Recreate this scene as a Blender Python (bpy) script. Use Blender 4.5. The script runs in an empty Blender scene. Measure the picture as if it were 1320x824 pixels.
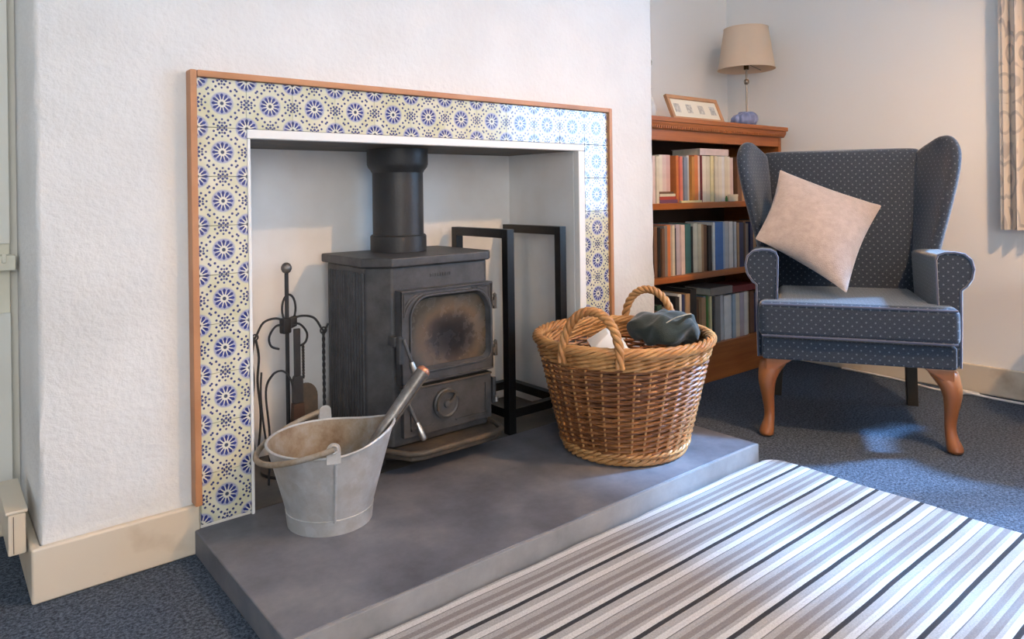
import bpy, bmesh, math, random
from mathutils import Vector, Matrix
random.seed(7)
PI = math.pi
scene = bpy.context.scene
COL = scene.collection

# ------------------------------------------------------------------ camera
CAM = Vector((-0.446, -1.593, 0.760))
yaw, roll = 0.689, -0.01344
fwd = Vector((math.sin(yaw), math.cos(yaw), 0)); rt0 = Vector((math.cos(yaw), -math.sin(yaw), 0)); up0 = Vector((0, 0, 1))
rt = rt0*math.cos(roll) + up0*math.sin(roll); up = -rt0*math.sin(roll) + up0*math.cos(roll)
cd = bpy.data.cameras.new('camera'); cam = bpy.data.objects.new('camera', cd); COL.objects.link(cam)
M = Matrix.Identity(4)
for i in range(3):
    M[i][0] = rt[i]; M[i][1] = up[i]; M[i][2] = -fwd[i]; M[i][3] = CAM[i]
cam.matrix_world = M
cd.sensor_width = 36; cd.sensor_fit = 'HORIZONTAL'; cd.lens = 918.087/1320*36
cd.shift_y = (248.19-412)/1320; cd.clip_start = 0.02
scene.camera = cam

# ------------------------------------------------------------------ light and exposure
KEY_W, KEY_C = 64, (0.36, 0.63, 1.0)
SUNNY_W = 52
CEIL_W, CEIL_C = 92, (1.0, 0.60, 0.30)
scene.view_settings.view_transform = 'Standard'; scene.view_settings.look = 'None'
scene.view_settings.exposure = 0.21; scene.view_settings.gamma = 1
scene.view_settings.use_curve_mapping = False
w = bpy.data.worlds.new('world'); scene.world = w; w.use_nodes = True
w.node_tree.nodes['Background'].inputs[0].default_value = (0.62, 0.78, 1.0, 1)
w.node_tree.nodes['Background'].inputs[1].default_value = 1.2
def area(name, loc, target, sx, sy, power, col):
    l = bpy.data.lights.new(name, 'AREA'); l.shape = 'RECTANGLE'; l.size = sx; l.size_y = sy; l.energy = power; l.color = col
    o = bpy.data.objects.new(name, l); COL.objects.link(o); o.location = loc
    o.rotation_euler = (Vector(target)-Vector(loc)).to_track_quat('-Z', 'Y').to_euler()
    return o
WY0, WY1, WZ0, WZ1 = -2.35, -0.98, 0.60, 1.95        # window opening in the right wall
area('window_daylight', (2.80, (WY0+WY1)/2, 1.28), (0, (WY0+WY1)/2, 1.28), 1.40, 1.40, KEY_W, KEY_C)
RY = -3.60
area('rear_window_daylight', (-0.95, RY-0.3, 1.35), (-0.6, 0, 1.2), 1.4, 1.4, SUNNY_W, (1.0, 0.93, 0.85))

sl = bpy.data.lights.new('hazy_sun', 'SUN'); sl.energy = 14.5; sl.angle = math.radians(5); sl.color = (0.28, 0.56, 1.0)
so = bpy.data.objects.new('hazy_sun', sl); COL.objects.link(so); so.location = (5, -4, 4)
so.rotation_euler = Vector((-.84, .54, -.90)).to_track_quat('-Z', 'Y').to_euler()

# ------------------------------------------------------------------ helpers
def tag(o, label=None, cat=None, group=None, kind=None):
    if label: o['label'] = label
    if cat: o['category'] = cat
    if group: o['group'] = group
    if kind: o['kind'] = kind
    return o
def thing(name, label, cat, loc=(0, 0, 0), rz=0, group=None):
    o = bpy.data.objects.new(name, None); COL.objects.link(o); o.empty_display_size = 0.05
    o.location = loc; o.rotation_euler = (0, 0, rz)
    return tag(o, label, cat, group)
def ob(name, me, mat, parent=None):
    o = bpy.data.objects.new(name, me); COL.objects.link(o)
    if mat and not me.materials: me.materials.append(mat)
    if parent: o.parent = parent
    return o

def weighted(o):
    m = o.modifiers.new('face_weighted_normals', 'WEIGHTED_NORMAL'); m.keep_sharp = True; m.weight = 80
    return o
class MB:
    def __init__(s): s.v = []; s.f = []
    def add(s, vs, fs):
        b = len(s.v); s.v += [tuple(p) for p in vs]; s.f += [[i+b for i in f] for f in fs]; return s
    def box(s, x0, x1, y0, y1, z0, z1):
        return s.add([(x0,y0,z0),(x1,y0,z0),(x1,y1,z0),(x0,y1,z0),(x0,y0,z1),(x1,y0,z1),(x1,y1,z1),(x0,y1,z1)],
                     [(3,2,1,0),(4,5,6,7),(0,1,5,4),(1,2,6,5),(2,3,7,6),(3,0,4,7)])
    def obox(s, c, ax, ay, az):
        c, ax, ay, az = map(Vector, (c, ax, ay, az))
        P = [c+ax*i+ay*j+az*k for k in (-1,1) for (i,j) in ((-1,-1),(1,-1),(1,1),(-1,1))]
        return s.add(P, [(3,2,1,0),(4,5,6,7),(0,1,5,4),(1,2,6,5),(2,3,7,6),(3,0,4,7)])
    def rings(s, R, cap=True, closed=False):
        n = len(R[0]); vs = [p for r in R for p in r]; fs = []
        m = len(R)
        for i in range(m if closed else m-1):
            a = i*n; b = ((i+1) % m)*n
            for j in range(n):
                k = (j+1) % n
                fs.append((a+j, a+k, b+k, b+j))
        if cap and not closed:
            fs.append(tuple(range(n))[::-1]); fs.append(tuple((m-1)*n+j for j in range(n)))
        return s.add(vs, fs)
    def tube(s, path, r, n=8, cap=True, closed=False, flat=1.0, upv=None):
        P = [Vector(p) for p in path]; m = len(P); R = []
        rr = r if isinstance(r, (list, tuple)) else [r]*m
        T = []
        for i in range(m):
            a = P[(i-1) % m] if (closed or i > 0) else P[i]; b = P[(i+1) % m] if (closed or i < m-1) else P[i]
            T.append((b-a).normalized())
        u = Vector(upv) if upv else (Vector((0,0,1)) if abs(T[0].z) < .9 else Vector((1,0,0)))
        u = (u - T[0]*u.dot(T[0])).normalized()
        for i in range(m):
            u = (u - T[i]*u.dot(T[i])).normalized(); w_ = T[i].cross(u)
            R.append([P[i]+(u*math.cos(2*PI*k/n)*flat+w_*math.sin(2*PI*k/n))*rr[i] for k in range(n)])
        return s.rings(R, cap, closed)
    def lathe(s, prof, c=(0,0,0), n=32, axis=None):
        cx, cy, cz = c
        R = [[(cx+r*math.cos(2*PI*k/n), cy+r*math.sin(2*PI*k/n), cz+z) for k in range(n)] for r, z in prof]
        return s.rings(R, True)
    def prism(s, poly, h0, h1, plane='xz'):
        def P(a, b, h): return {'xz': (a, h, b), 'xy': (a, b, h), 'yz': (h, a, b)}[plane]
        return s.rings([[P(a, b, h0) for a, b in poly], [P(a, b, h1) for a, b in poly]])
    def mesh(s, name='mesh', bevel=0, seg=2, smooth=None, xf=None):
        me = bpy.data.meshes.new(name); me.from_pydata(s.v, [], s.f); me.update()
        bm = bmesh.new(); bm.from_mesh(me)
        bmesh.ops.recalc_face_normals(bm, faces=bm.faces)
        if bevel:
            ed = [e for e in bm.edges if len(e.link_faces) == 2 and e.calc_face_angle(0) > math.radians(30)]
            bmesh.ops.bevel(bm, geom=ed, offset=bevel, segments=seg, profile=.5, affect='EDGES', clamp_overlap=True)
        if xf: bmesh.ops.transform(bm, matrix=xf, verts=bm.verts)
        bm.to_mesh(me); bm.free()
        if smooth or (bevel and smooth is None):
            for p in me.polygons: p.use_smooth = True
            me.set_sharp_from_angle(angle=math.radians(smooth or 40))
        return me
    def build(s, name, mat, parent=None, bevel=0, seg=2, smooth=None, xf=None):
        o = ob(name, s.mesh(name, bevel, seg, smooth, xf), mat, parent)
        if bevel: weighted(o)
        return o
def subsurf(o, lv=2):
    m = o.modifiers.new('subdivision', 'SUBSURF'); m.levels = lv; m.render_levels = lv
    for p in o.data.polygons: p.use_smooth = True
    return o
def boxuv(o, scale=1.0):
    me = o.data; uv = me.uv_layers.new(name='UVMap')
    for p in me.polygons:
        n = p.normal; ax = max(range(3), key=lambda k: abs(n[k]))
        for li in p.loop_indices:
            c = me.vertices[me.loops[li].vertex_index].co
            a, b = [(c.y, c.z), (c.x, c.z), (c.x, c.y)][ax]
            uv.data[li].uv = (a*scale, b*scale)
    return o
def spline(pts, n=8, closed=False):
    P = [Vector(p) for p in pts]; out = []; m = len(P)
    for i in range(m if closed else m-1):
        g = lambda k: P[k % m] if closed else P[max(0, min(m-1, k))]
        a, b, c, d = g(i-1), g(i), g(i+1), g(i+2)
        for j in range(n):
            t = j/n
            out.append(.5*((2*b)+(c-a)*t+(2*a-5*b+4*c-d)*t*t+(3*b-a-3*c+d)*t**3))
    if not closed: out.append(P[-1].copy())
    return out
def lerp(a, b, t): return a+(b-a)*t
def interp(tab, x):
    if x <= tab[0][0]: return tab[0][1]
    for (a, fa), (b, fb) in zip(tab, tab[1:]):
        if x <= b: return lerp(fa, fb, (x-a)/(b-a))
    return tab[-1][1]

# ------------------------------------------------------------------ materials
class E:
    """A node socket with operators, so patterns read as formulas."""
    nt = None
    def __init__(s, k): s.k = k
    @staticmethod
    def op(o, *a):
        n = E.nt.nodes.new('ShaderNodeMath'); n.operation = o
        for i, x in enumerate(a):
            if isinstance(x, E): E.nt.links.new(x.k, n.inputs[i])
            else: n.inputs[i].default_value = x
        return E(n.outputs[0])
    def __add__(s, o): return E.op('ADD', s, o)
    __radd__ = __add__
    def __sub__(s, o): return E.op('SUBTRACT', s, o)
    def __rsub__(s, o): return E.op('SUBTRACT', o, s)
    def __mul__(s, o): return E.op('MULTIPLY', s, o)
    __rmul__ = __mul__
    def __truediv__(s, o): return E.op('DIVIDE', s, o)
    def lt(s, o): return E.op('LESS_THAN', s, o)
    def gt(s, o): return E.op('GREATER_THAN', s, o)
    def abs(s): return E.op('ABSOLUTE', s)
    def fract(s): return E.op('FRACT', s)
    def sqrt(s): return E.op('SQRT', s)
    def min(s, o): return E.op('MINIMUM', s, o)
    def max(s, o): return E.op('MAXIMUM', s, o)
def soft(x, a, b):
    n = E.nt.nodes.new('ShaderNodeMapRange'); n.interpolation_type = 'SMOOTHSTEP'
    E.nt.links.new(x.k, n.inputs[0]); n.inputs[1].default_value = a; n.inputs[2].default_value = b
    return E(n.outputs[0])
class Mat:
    def __init__(s, name, col=(.8,.8,.8), rough=.6, metal=0, spec=.5, **kw):
        s.m = bpy.data.materials.new(name); s.m.use_nodes = True; s.nt = s.m.node_tree
        s.b = s.nt.nodes['Principled BSDF']; E.nt = s.nt
        s.b.inputs['Base Color'].default_value = (*col, 1); s.b.inputs['Roughness'].default_value = rough
        s.b.inputs['Metallic'].default_value = metal; s.b.inputs['Specular IOR Level'].default_value = spec
        for k, v in kw.items(): s.b.inputs[k.replace('_', ' ')].default_value = v
    def node(s, t, **kw):
        n = s.nt.nodes.new(t)
        for k, v in kw.items(): setattr(n, k, v)
        return n
    def link(s, a, b): s.nt.links.new(a.k if isinstance(a, E) else a, b)
    def coord(s, kind='Object'):
        n = s.node('ShaderNodeTexCoord'); return n.outputs[kind]
    def xyz(s, kind='Object'):
        n = s.node('ShaderNodeSeparateXYZ'); s.link(s.coord(kind), n.inputs[0]); return [E(n.outputs[i]) for i in range(3)]
    def noise(s, scale, detail=3, rough=.5, stretch=None, kind='Object'):
        n = s.node('ShaderNodeTexNoise'); n.inputs['Scale'].default_value = scale; n.inputs['Detail'].default_value = detail; n.inputs['Roughness'].default_value = rough
        c = s.coord(kind)
        if stretch:
            m = s.node('ShaderNodeMapping'); m.inputs['Scale'].default_value = stretch; s.link(c, m.inputs[0]); c = m.outputs[0]
        s.link(c, n.inputs['Vector']); return E(n.outputs['Fac'])
    def ramp(s, fac, stops, interp='LINEAR'):
        n = s.node('ShaderNodeValToRGB'); cr = n.color_ramp; cr.interpolation = interp
        while len(cr.elements) < len(stops): cr.elements.new(.5)
        for e, (p, c) in zip(cr.elements, stops): e.position = p; e.color = (*c, 1)
        s.link(fac, n.inputs[0]); return n.outputs[0]
    def mix(s, fac, a, b, mode='MIX'):
        n = s.node('ShaderNodeMix', data_type='RGBA', blend_type=mode)
        if isinstance(fac, (int, float)): n.inputs[0].default_value = fac
        else: s.link(fac, n.inputs[0])
        for x, i in ((a, 6), (b, 7)):
            if isinstance(x, tuple): n.inputs[i].default_value = (*x, 1)
            else: s.link(x, n.inputs[i])
        return n.outputs[2]
    def color(s, sock): s.link(sock, s.b.inputs['Base Color']); return s
    def rough(s, sock): s.link(sock, s.b.inputs['Roughness']); return s
    def bump(s, h, strength=.3, dist=.01):
        n = s.node('ShaderNodeBump'); n.inputs['Strength'].default_value = strength; n.inputs['Distance'].default_value = dist
        s.link(h, n.inputs['Height']); s.link(n.outputs[0], s.b.inputs['Normal']); return s

MT = {}
def simple(name, col, rough=.6, metal=0, var=.0, vscale=8, bump=0, bscale=60, spec=.5, **kw):
    m = Mat(name, col, rough, metal, spec, **kw)
    if var:
        d = tuple(c*(1-var) for c in col); l = tuple(min(1, c*(1+var)) for c in col)
        m.color(m.ramp(m.noise(vscale, 4), [(.3, d), (.7, l)]))
    if bump: m.bump(m.noise(bscale, 3), bump, .004)
    MT[name] = m.m; return m

def make_materials():
    # rough painted plaster of the chimney breast
    m = Mat('rough_plaster', (.80, .79, .77), .75)
    h = m.noise(75, 3, .6) + m.noise(28, 2)*0.9
    m.bump(h, .42, .006); m.color(m.ramp(m.noise(5, 4), [(.3, (.72, .715, .70)), (.7, (.79, .785, .77))])); MT['rough_plaster'] = m.m
    m = Mat('smooth_plaster', (.78, .76, .72), .8)
    m.bump(m.noise(14, 4), .25, .006); m.color(m.ramp(m.noise(6, 5), [(.25, (.78, .75, .71)), (.6, (.87, .86, .84))])); MT['smooth_plaster'] = m.m
    m = Mat('wall_paint', (.84, .83, .80), .8); m.bump(m.noise(40, 3), .12, .004); MT['wall_paint'] = m.m
    simple('cream_paint', (.70, .68, .56), .5, var=.08, vscale=10, bump=.1)
    simple('grey_paint', (.72, .72, .66), .6, var=.05, vscale=6)
    m = simple('white_gloss', (.78, .74, .67), .35, bump=.05, bscale=25); m.color(m.ramp(m.noise(9, 5), [(.22, (.50, .40, .29)), (.42, (.68, .60, .48))]))
    simple('white_trim', (.84, .83, .80), .45, bump=.1, bscale=30)
    m = Mat('carpet', (.08, .1, .14), .95, spec=.1)
    f = m.noise(150, 2, .8); g = m.noise(45, 4, .7)
    m.color(m.mix(.5, m.ramp(f, [(.40, (.014, .019, .028)), (.62, (.165, .212, .285))]), m.ramp(g, [(.3, (.036, .047, .066)), (.7, (.085, .108, .148))])))
    m.bump(f + g*.6, .8, .006); MT['carpet'] = m.m
    m = Mat('slate', (.09, .09, .10), .42)
    m.color(m.ramp(m.noise(7, 6, .65), [(.28, (.072, .077, .092)), (.5, (.128, .134, .160)), (.74, (.20, .20, .215))]))
    m.rough(m.ramp(m.noise(5, 4), [(.3, (.36,)*3), (.7, (.58,)*3)])); m.bump(m.noise(50, 4), .08, .003); MT['slate'] = m.m
    m = simple('pale_slate', (.25, .25, .255), .5); m.color(m.ramp(m.noise(9, 6, .65), [(.3, (.20, .20, .205)), (.6, (.28, .28, .285)), (.8, (.33, .32, .31))]))
    m = Mat('old_slate', (.1, .1, .1), .5)
    m.color(m.ramp(m.noise(9, 6, .65), [(.28, (.055, .052, .05)), (.5, (.085, .078, .07)), (.74, (.15, .125, .10))])); m.bump(m.noise(60, 4), .15, .003); MT['old_slate'] = m.m

    # glazed tile, rosettes at the middle and at the four corners
    m = Mat('painted_tile', (.7, .7, .6), .15, spec=.5, IOR=1.8); T_ = 0.106
    x, y, z = m.xyz(); u = x/T_; v = z/T_
    au, av = u.abs(), v.abs(); cu, cv = au-.5, av-.5
    d0 = (u*u+v*v).sqrt(); d1 = (cu*cu+cv*cv).sqrt(); near = d0.lt(d1)
    d = d0.min(d1)
    a0 = E.op('ARCTAN2', v, u); a1 = E.op('ARCTAN2', cv, cu)
    ang = a0*near + a1*(1-near)
    pet = ((ang*(12/(2*PI))+.5).fract()-.5).abs()
    wdt = d*1.1+.19
    edge = soft(wdt.min(.37)-pet, -.03, .04)
    petal = edge*soft(d-pet*pet*.15, .070, .088)*(1-soft(d+pet*pet*.28, .196, .214))
    halo = soft(d, .13, .19)*(1-soft(d, .205, .25))
    eye = 1-soft(d, .03, .045)
    p = au.max(av); q = au.min(av); dots = None
    for (a, b, r) in ((.455,.0,.028),(.395,.052,.026),(.462,.085,.025),(.325,.0,.022),(.34,.12,.026),(.43,.165,.024),(.265,.18,.026),(.30,.27,.024),(.40,.0,.018),(.485,.045,.02)):
        t = soft(((p-a)*(p-a)+(q-b)*(q-b)).sqrt(), r*.75, r*1.25)
        dots = t if dots is None else dots*t
    oi = m.node('ShaderNodeObjectInfo'); ad = m.node('ShaderNodeVectorMath', operation='ADD'); m.link(m.coord(), ad.inputs[0]); m.link(oi.outputs['Random'], ad.inputs[1])
    nz = m.node('ShaderNodeTexNoise'); nz.inputs['Scale'].default_value = 22; nz.inputs['Detail'].default_value = 4; m.link(ad.outputs[0], nz.inputs['Vector'])
    cream = m.ramp(nz.outputs['Fac'], [(.3, (.60, .58, .38)), (.65, (.72, .70, .55))])
    rose = 1-soft(d, .19, .23)
    c = m.mix(rose*.85, cream, (.72, .71, .62))
    c = m.mix(halo*.70, c, (.20, .23, .50))
    c = m.mix(petal, c, m.ramp(m.noise(90, 2), [(.3, (.012, .018, .13)), (.7, (.035, .055, .26))]))
    c = m.mix(1-dots, c, (.03, .04, .16)); c = m.mix(eye, c, (.035, .05, .10))
    m.color(c); MT['painted_tile'] = m.m
    simple('grout', (.74, .72, .66), .8, var=.1, vscale=40)
    m = simple('orange_wood', (.45, .20, .09), .45); m.color(m.ramp(m.noise(6, 5, .6, (1, 1, 1)), [(.3, (.42, .18, .075)), (.7, (.56, .28, .14))]))
    # stove
    m = Mat('cast_iron', (.05, .05, .052), .48, 0, .5)
    m.color(m.ramp(m.noise(22, 5, .7), [(.3, (.034, .034, .036)), (.7, (.075, .075, .078))])); m.bump(m.noise(220, 3), .18, .002); MT['cast_iron'] = m.m
    m = Mat('rusty_iron', (.06, .05, .04), .6)
    m.color(m.ramp(m.noise(14, 6, .7), [(.3, (.035, .032, .030)), (.55, (.075, .06, .045)), (.75, (.17, .105, .06))])); m.bump(m.noise(120, 4), .3, .003); MT['rusty_iron'] = m.m
    simple('black_iron', (.022, .022, .024), .5, var=.3, vscale=20, bump=.2, bscale=150)
    m = Mat('sooty_glass', (.05, .045, .04), .12)
    x, y, z = m.xyz()
    rr = ((x-.005)*(x-.005)*.9+(z+.018)*(z+.018)*1.3).sqrt()
    n_ = m.noise(16, 5, .65)
    m.color(m.ramp(rr*8.2 + (n_-.5)*.55, [(.28, (.018, .016, .016)), (.52, (.045, .037, .033)), (.72, (.115, .082, .056)), (.92, (.075, .064, .050)), (1, (.05, .045, .035))]))
    m.rough(m.ramp(n_, [(.3, (.1,)*3), (.7, (.4,)*3)])); MT['sooty_glass'] = m.m
    simple('flue_black', (.024, .023, .023), .45, var=.25, vscale=14, bump=.15, bscale=150)
    simple('steel', (.52, .50, .47), .32, 1, var=.2, vscale=30)
    simple('black_coat', (.004, .0045, .005), .35)
    m = Mat('galvanised', (.45, .45, .46), .5, .45)
    vo = m.node('ShaderNodeTexVoronoi'); vo.inputs['Scale'].default_value = 45; m.link(m.coord(), vo.inputs['Vector'])
    sep = m.node('ShaderNodeSeparateColor'); m.link(vo.outputs['Color'], sep.inputs[0])
    base = m.ramp(sep.outputs[0], [(0, (.53, .54, .54)), (1, (.60, .61, .62))])
    m.color(m.mix(m.ramp(m.noise(9, 6, .7), [(.42, (0, 0, 0)), (.72, (.75, .75, .75))]), base, (.36, .31, .25)))
    m.rough(m.ramp(m.noise(30, 4), [(.3, (.38,)*3), (.7, (.62,)*3)])); MT['galvanised'] = m.m
    m = Mat('rusty_zinc', (.3, .22, .15), .7, .4); m.color(m.ramp(m.noise(11, 6, .7), [(.32, (.42, .41, .39)), (.5, (.33, .27, .20)), (.7, (.20, .12, .065))])); MT['rusty_zinc'] = m.m
    m = Mat('shovel_steel', (.2, .2, .2), .42, .8); m.color(m.ramp(m.noise(13, 6, .7), [(.32, (.30, .29, .28)), (.6, (.13, .115, .10)), (.75, (.22, .13, .08))])); MT['shovel_steel'] = m.m
    simple('copper_end', (.46, .20, .12), .4, .6, var=.25, vscale=40)
    # willow
    m = Mat('willow', (.4, .22, .1), .42)
    n1 = m.noise(6, 3, .6, (1, 1, 22)); n2 = m.noise(3.2, 3)
    m.color(m.ramp(n1*.65+n2*.45, [(.36, (.060, .020, .009)), (.50, (.19, .070, .023)), (.62, (.34, .140, .045)), (.78, (.50, .26, .10))]))
    m.bump(m.noise(160, 2), .15, .002); MT['willow'] = m.m
    m = simple('pale_willow', (.60, .38, .17), .42); m.color(m.ramp(m.noise(14, 4, .6), [(.3, (.36, .150, .045)), (.7, (.60, .33, .125))]))
    simple('green_cloth', (.018, .030, .027), .9, var=.25, vscale=30, bump=.4, bscale=400, Sheen_Weight=.3)
    simple('paper', (.80, .80, .78), .8, var=.05)
    # armchair
    m = Mat('navy_fabric', (.03, .04, .06), .88, spec=.25, Sheen_Weight=.45, Sheen_Roughness=.4)
    uvs = m.node('ShaderNodeSeparateXYZ'); m.link(m.coord('UV'), uvs.inputs[0]); u, v = E(uvs.outputs[0]), E(uvs.outputs[1])
    P_ = .0245
    def dotgrid(u, v):
        a = (u/P_).fract()-.5; b = (v/P_).fract()-.5; return (a*a+b*b).sqrt()
    dd = dotgrid(u, v).min(dotgrid(u+P_/2, v+P_/2))
    dot = 1-soft(dd, .06, .13)
    wv = m.noise(500, 2)
    base = m.mix(m.ramp(wv, [(.35, (0,)*3), (.65, (1,)*3)]), (.020, .030, .045), (.043, .058, .084))
    m.color(m.mix(dot*.5, base, (.22, .25, .30))); m.bump(wv + dot*.3, .35, .002); MT['navy_fabric'] = m.m
    simple('navy_piping', (.07, .085, .14), .8, Sheen_Weight=.5)
    m = simple('leg_wood', (.30, .115, .04), .32); m.color(m.ramp(m.noise(9, 5, .6, (1, 1, .3)), [(.3, (.19, .060, .018)), (.7, (.33, .125, .042))]))
    simple('dark_leg', (.035, .028, .02), .5)
    m = simple('plush', (.56, .40, .33), .95, Sheen_Weight=.6); m.color(m.ramp(m.noise(45, 4, .7), [(.3, (.345, .285, .25)), (.7, (.45, .375, .335))])); m.bump(m.noise(320, 3), .5, .004)
    # bookcase
    m = simple('mahogany', (.20, .075, .03), .38); m.color(m.ramp(m.noise(4, 6, .65, (.6, 3, 9)), [(.3, (.24, .066, .015)), (.7, (.42, .138, .032))]))
    simple('mahogany_dark', (.055, .026, .014), .55, var=.3, vscale=10)
    simple('page_edges', (.68, .62, .50), .8, var=.1, vscale=60)
    m = simple('table_wood', (.42, .19, .08), .35); m.color(m.ramp(m.noise(5, 5, .6, (1, 6, 1)), [(.3, (.34, .14, .055)), (.7, (.52, .26, .12))]))
    m = simple('lamp_fabric', (.88, .74, .58), .9); m.bump(m.noise(300, 2), .2, .002)
    tr = m.node('ShaderNodeBsdfTranslucent'); tr.inputs[0].default_value = (.80, .64, .48, 1)
    mx = m.node('ShaderNodeMixShader'); mx.inputs[0].default_value = .35
    m.link(m.b.outputs[0], mx.inputs[1]); m.link(tr.outputs[0], mx.inputs[2]); m.link(mx.outputs[0], m.nt.nodes['Material Output'].inputs[0])
    simple('nickel', (.34, .29, .24), .35, 1)
    simple('dark_brass', (.12, .08, .04), .4, 1)
    simple('blue_glaze', (.20, .24, .42), .3, var=.25, vscale=30)
    simple('frame_wood', (.48, .25, .12), .45, var=.15, vscale=14)
    simple('mount_board', (.74, .70, .58), .8)
    simple('print_grey', (.46, .45, .40), .8, var=.35, vscale=90)
    simple('pot_glaze', (.62, .62, .60), .2, var=.15, vscale=20)
    simple('dry_stem', (.50, .46, .38), .8, var=.3, vscale=60)
    simple('cable_white', (.72, .70, .66), .5)
    # rug stripes run along local x, repeat every 102 mm of local y
    m = Mat('striped_rug', (.5, .5, .5), .95, spec=.1)
    x, y, z = m.xyz(); wob = (m.noise(5, 2)-.5)*.004
    t = ((y*-1.0+wob)/.102+.0).fract()
    LG, W, TP, DK, TG = (.385, .38, .375), (.585, .58, .575), (.25, .233, .23), (.05, .05, .055), (.17, .165, .165)
    c = m.ramp(t, [(0, DK), (.045, LG), (.19, W), (.315, TG), (.335, LG), (.45, TP), (.57, LG), (.65, TP), (.77, LG), (.84, W), (.955, DK)], 'CONSTANT')
    sp = m.noise(350, 2, .7)
    m.color(m.mix(1, c, m.ramp(sp, [(.3, (.72,)*3), (.7, (1,)*3)]), 'MULTIPLY'))
    rib = E.op('SINE', t*(2*PI*12)); m.bump(sp + rib*.2, .35, .003); MT['striped_rug'] = m.m
    # curtain with pale scrolling pattern
    m = Mat('scroll_curtain', (.6, .55, .48), .9)
    x, y, z = m.xyz()
    wv = m.node('ShaderNodeTexVoronoi'); wv.feature = 'F1'; wv.inputs['Scale'].default_value = 8; m.link(m.coord(), wv.inputs['Vector'])
    dist = E(wv.outputs['Distance'])
    ring = (dist*3.4 + m.noise(7, 3)*1.5).fract()
    m.color(m.mix(soft(ring, .55, .72)*(1-soft(ring, .9, .98)), m.ramp(m.noise(5, 3), [(.3, (.58, .55, .50)), (.7, (.70, .63, .55))]), (.42, .40, .385))); m.bump(m.noise(300, 2), .3, .002); MT['scroll_curtain'] = m.m
    simple('window_white', (.82, .82, .80), .35)
    g = Mat('window_glass', (1, 1, 1), .02); tr = g.node('ShaderNodeBsdfTransparent'); gl = g.node('ShaderNodeBsdfGlossy'); gl.inputs['Roughness'].default_value = .02
    mx = g.node('ShaderNodeMixShader'); mx.inputs[0].default_value = .06
    g.link(tr.outputs[0], mx.inputs[1]); g.link(gl.outputs[0], mx.inputs[2]); g.link(mx.outputs[0], g.nt.nodes['Material Output'].inputs[0]); MT['window_glass'] = g.m
    em = Mat('bulb_glow', (1, .8, .6), .5); em.b.inputs['Emission Color'].default_value = (1, .75, .48, 1); em.b.inputs['Emission Strength'].default_value = 4; MT['bulb_glow'] = em.m
make_materials()

# ------------------------------------------------------------------ room shell
XL, XR, YB, CZ = -1.9, 2.54, 0.39, 2.35         # left wall, right wall, alcove back wall, ceiling
BX0, BX1, BY = -0.285, 1.53, 0.022              # chimney breast sides and face
OX0, OX1, OZ, OY = 0.114, 1.138, 0.888, 0.345   # fireplace opening
def struct(o, label, cat): return tag(o, label, cat, kind='structure')
struct(MB().box(XL-.1, XR+.1, RY-.1, YB+.1, -.05, 0).build('floor', MT['carpet']), 'dark blue grey speckled fitted carpet', 'carpet')
struct(MB().box(XL-.1, XR+.1, RY-.1, YB+.1, CZ, CZ+.05).build('ceiling', MT['wall_paint']), 'pale painted ceiling above the room', 'ceiling')
struct(MB().box(XL-.1, BX0+.02, YB, YB+.1, 0, CZ).build('wall_alcove_left', MT['grey_paint']), 'grey cream wall at the back of the alcove left of the chimney breast', 'wall')
struct(MB().box(BX1-.02, XR, YB, YB+.1, 0, CZ).build('wall_alcove_right', MT['wall_paint']), 'warm white wall behind the bookcase', 'wall')
struct(MB().box(XL-.1, XL, RY, YB, 0, CZ).build('wall_left', MT['wall_paint']), 'warm white wall left of the chimney breast', 'wall')
m = MB()
m.box(XR, XR+.1, WY1, YB+.1, 0, CZ); m.box(XR, XR+.1, RY, WY0, 0, CZ); m.box(XR, XR+.1, WY0, WY1, 0, WZ0); m.box(XR, XR+.1, WY0, WY1, WZ1, CZ)
struct(m.build('wall_right', MT['wall_paint']), 'warm white wall behind the armchair', 'wall')
RWX0, RWX1, RWZ0, RWZ1 = -1.65, -.15, .65, 2.0
m = MB(); m.box(XL, RWX0, RY-.1, RY, 0, CZ); m.box(RWX1, XR, RY-.1, RY, 0, CZ); m.box(RWX0, RWX1, RY-.1, RY, 0, RWZ0); m.box(RWX0, RWX1, RY-.1, RY, RWZ1, CZ)
struct(m.build('wall_rear', MT['wall_paint']), 'warm white wall opposite the fireplace', 'wall')

# chimney breast: piers with slightly uneven plastered corners
def pier(x0, x1, outer):
    R = []; n = 46
    rnd = random.Random(3 if outer < 0 else 5)
    for i in range(n+1):
        z = CZ*i/n; j = lambda a=.0022: rnd.uniform(-a, a)
        if outer < 0:
            R.append([(x1, BY, z), (x1, YB+.05, z), (x0, YB+.05, z), (x0+j(), BY+.010+j(), z), (x0+.003+j(), BY+.003+j(), z), (x0+.010+j(), BY+j(.001), z)])
        else:
            R.append([(x0, YB+.05, z), (x0, BY, z), (x1-.010+j(), BY+j(.001), z), (x1-.003+j(), BY+.003+j(), z), (x1+j(), BY+.010+j(), z), (x1, YB+.05, z)])
    return R
br = MB()
br.rings(pier(BX0, OX0, -1)); br.rings(pier(OX1, BX1, 1))
br.box(OX0, OX1, BY, YB+.05, OZ+.012, CZ); br.box(OX0, OX1, OY, YB+.05, 0, OZ+.012)
wall_breast = struct(br.build('wall_chimney', MT['rough_plaster'], smooth=50), 'rough white plastered chimney breast around the fireplace opening', 'wall')
sof = MB().box(OX0, OX1, BY, OY, OZ, OZ+.0119).build('soffit_board', MT['rusty_iron'], wall_breast)
lin = MB()
for (a, b, c, d) in ((OX0, OX0+.001, 0, OZ), (OX1-.001, OX1, 0, OZ)): lin.box(a, b, BY+.001, OY, c, d)
lin.box(OX0, OX1, OY-.001, OY, 0, OZ)
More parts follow.
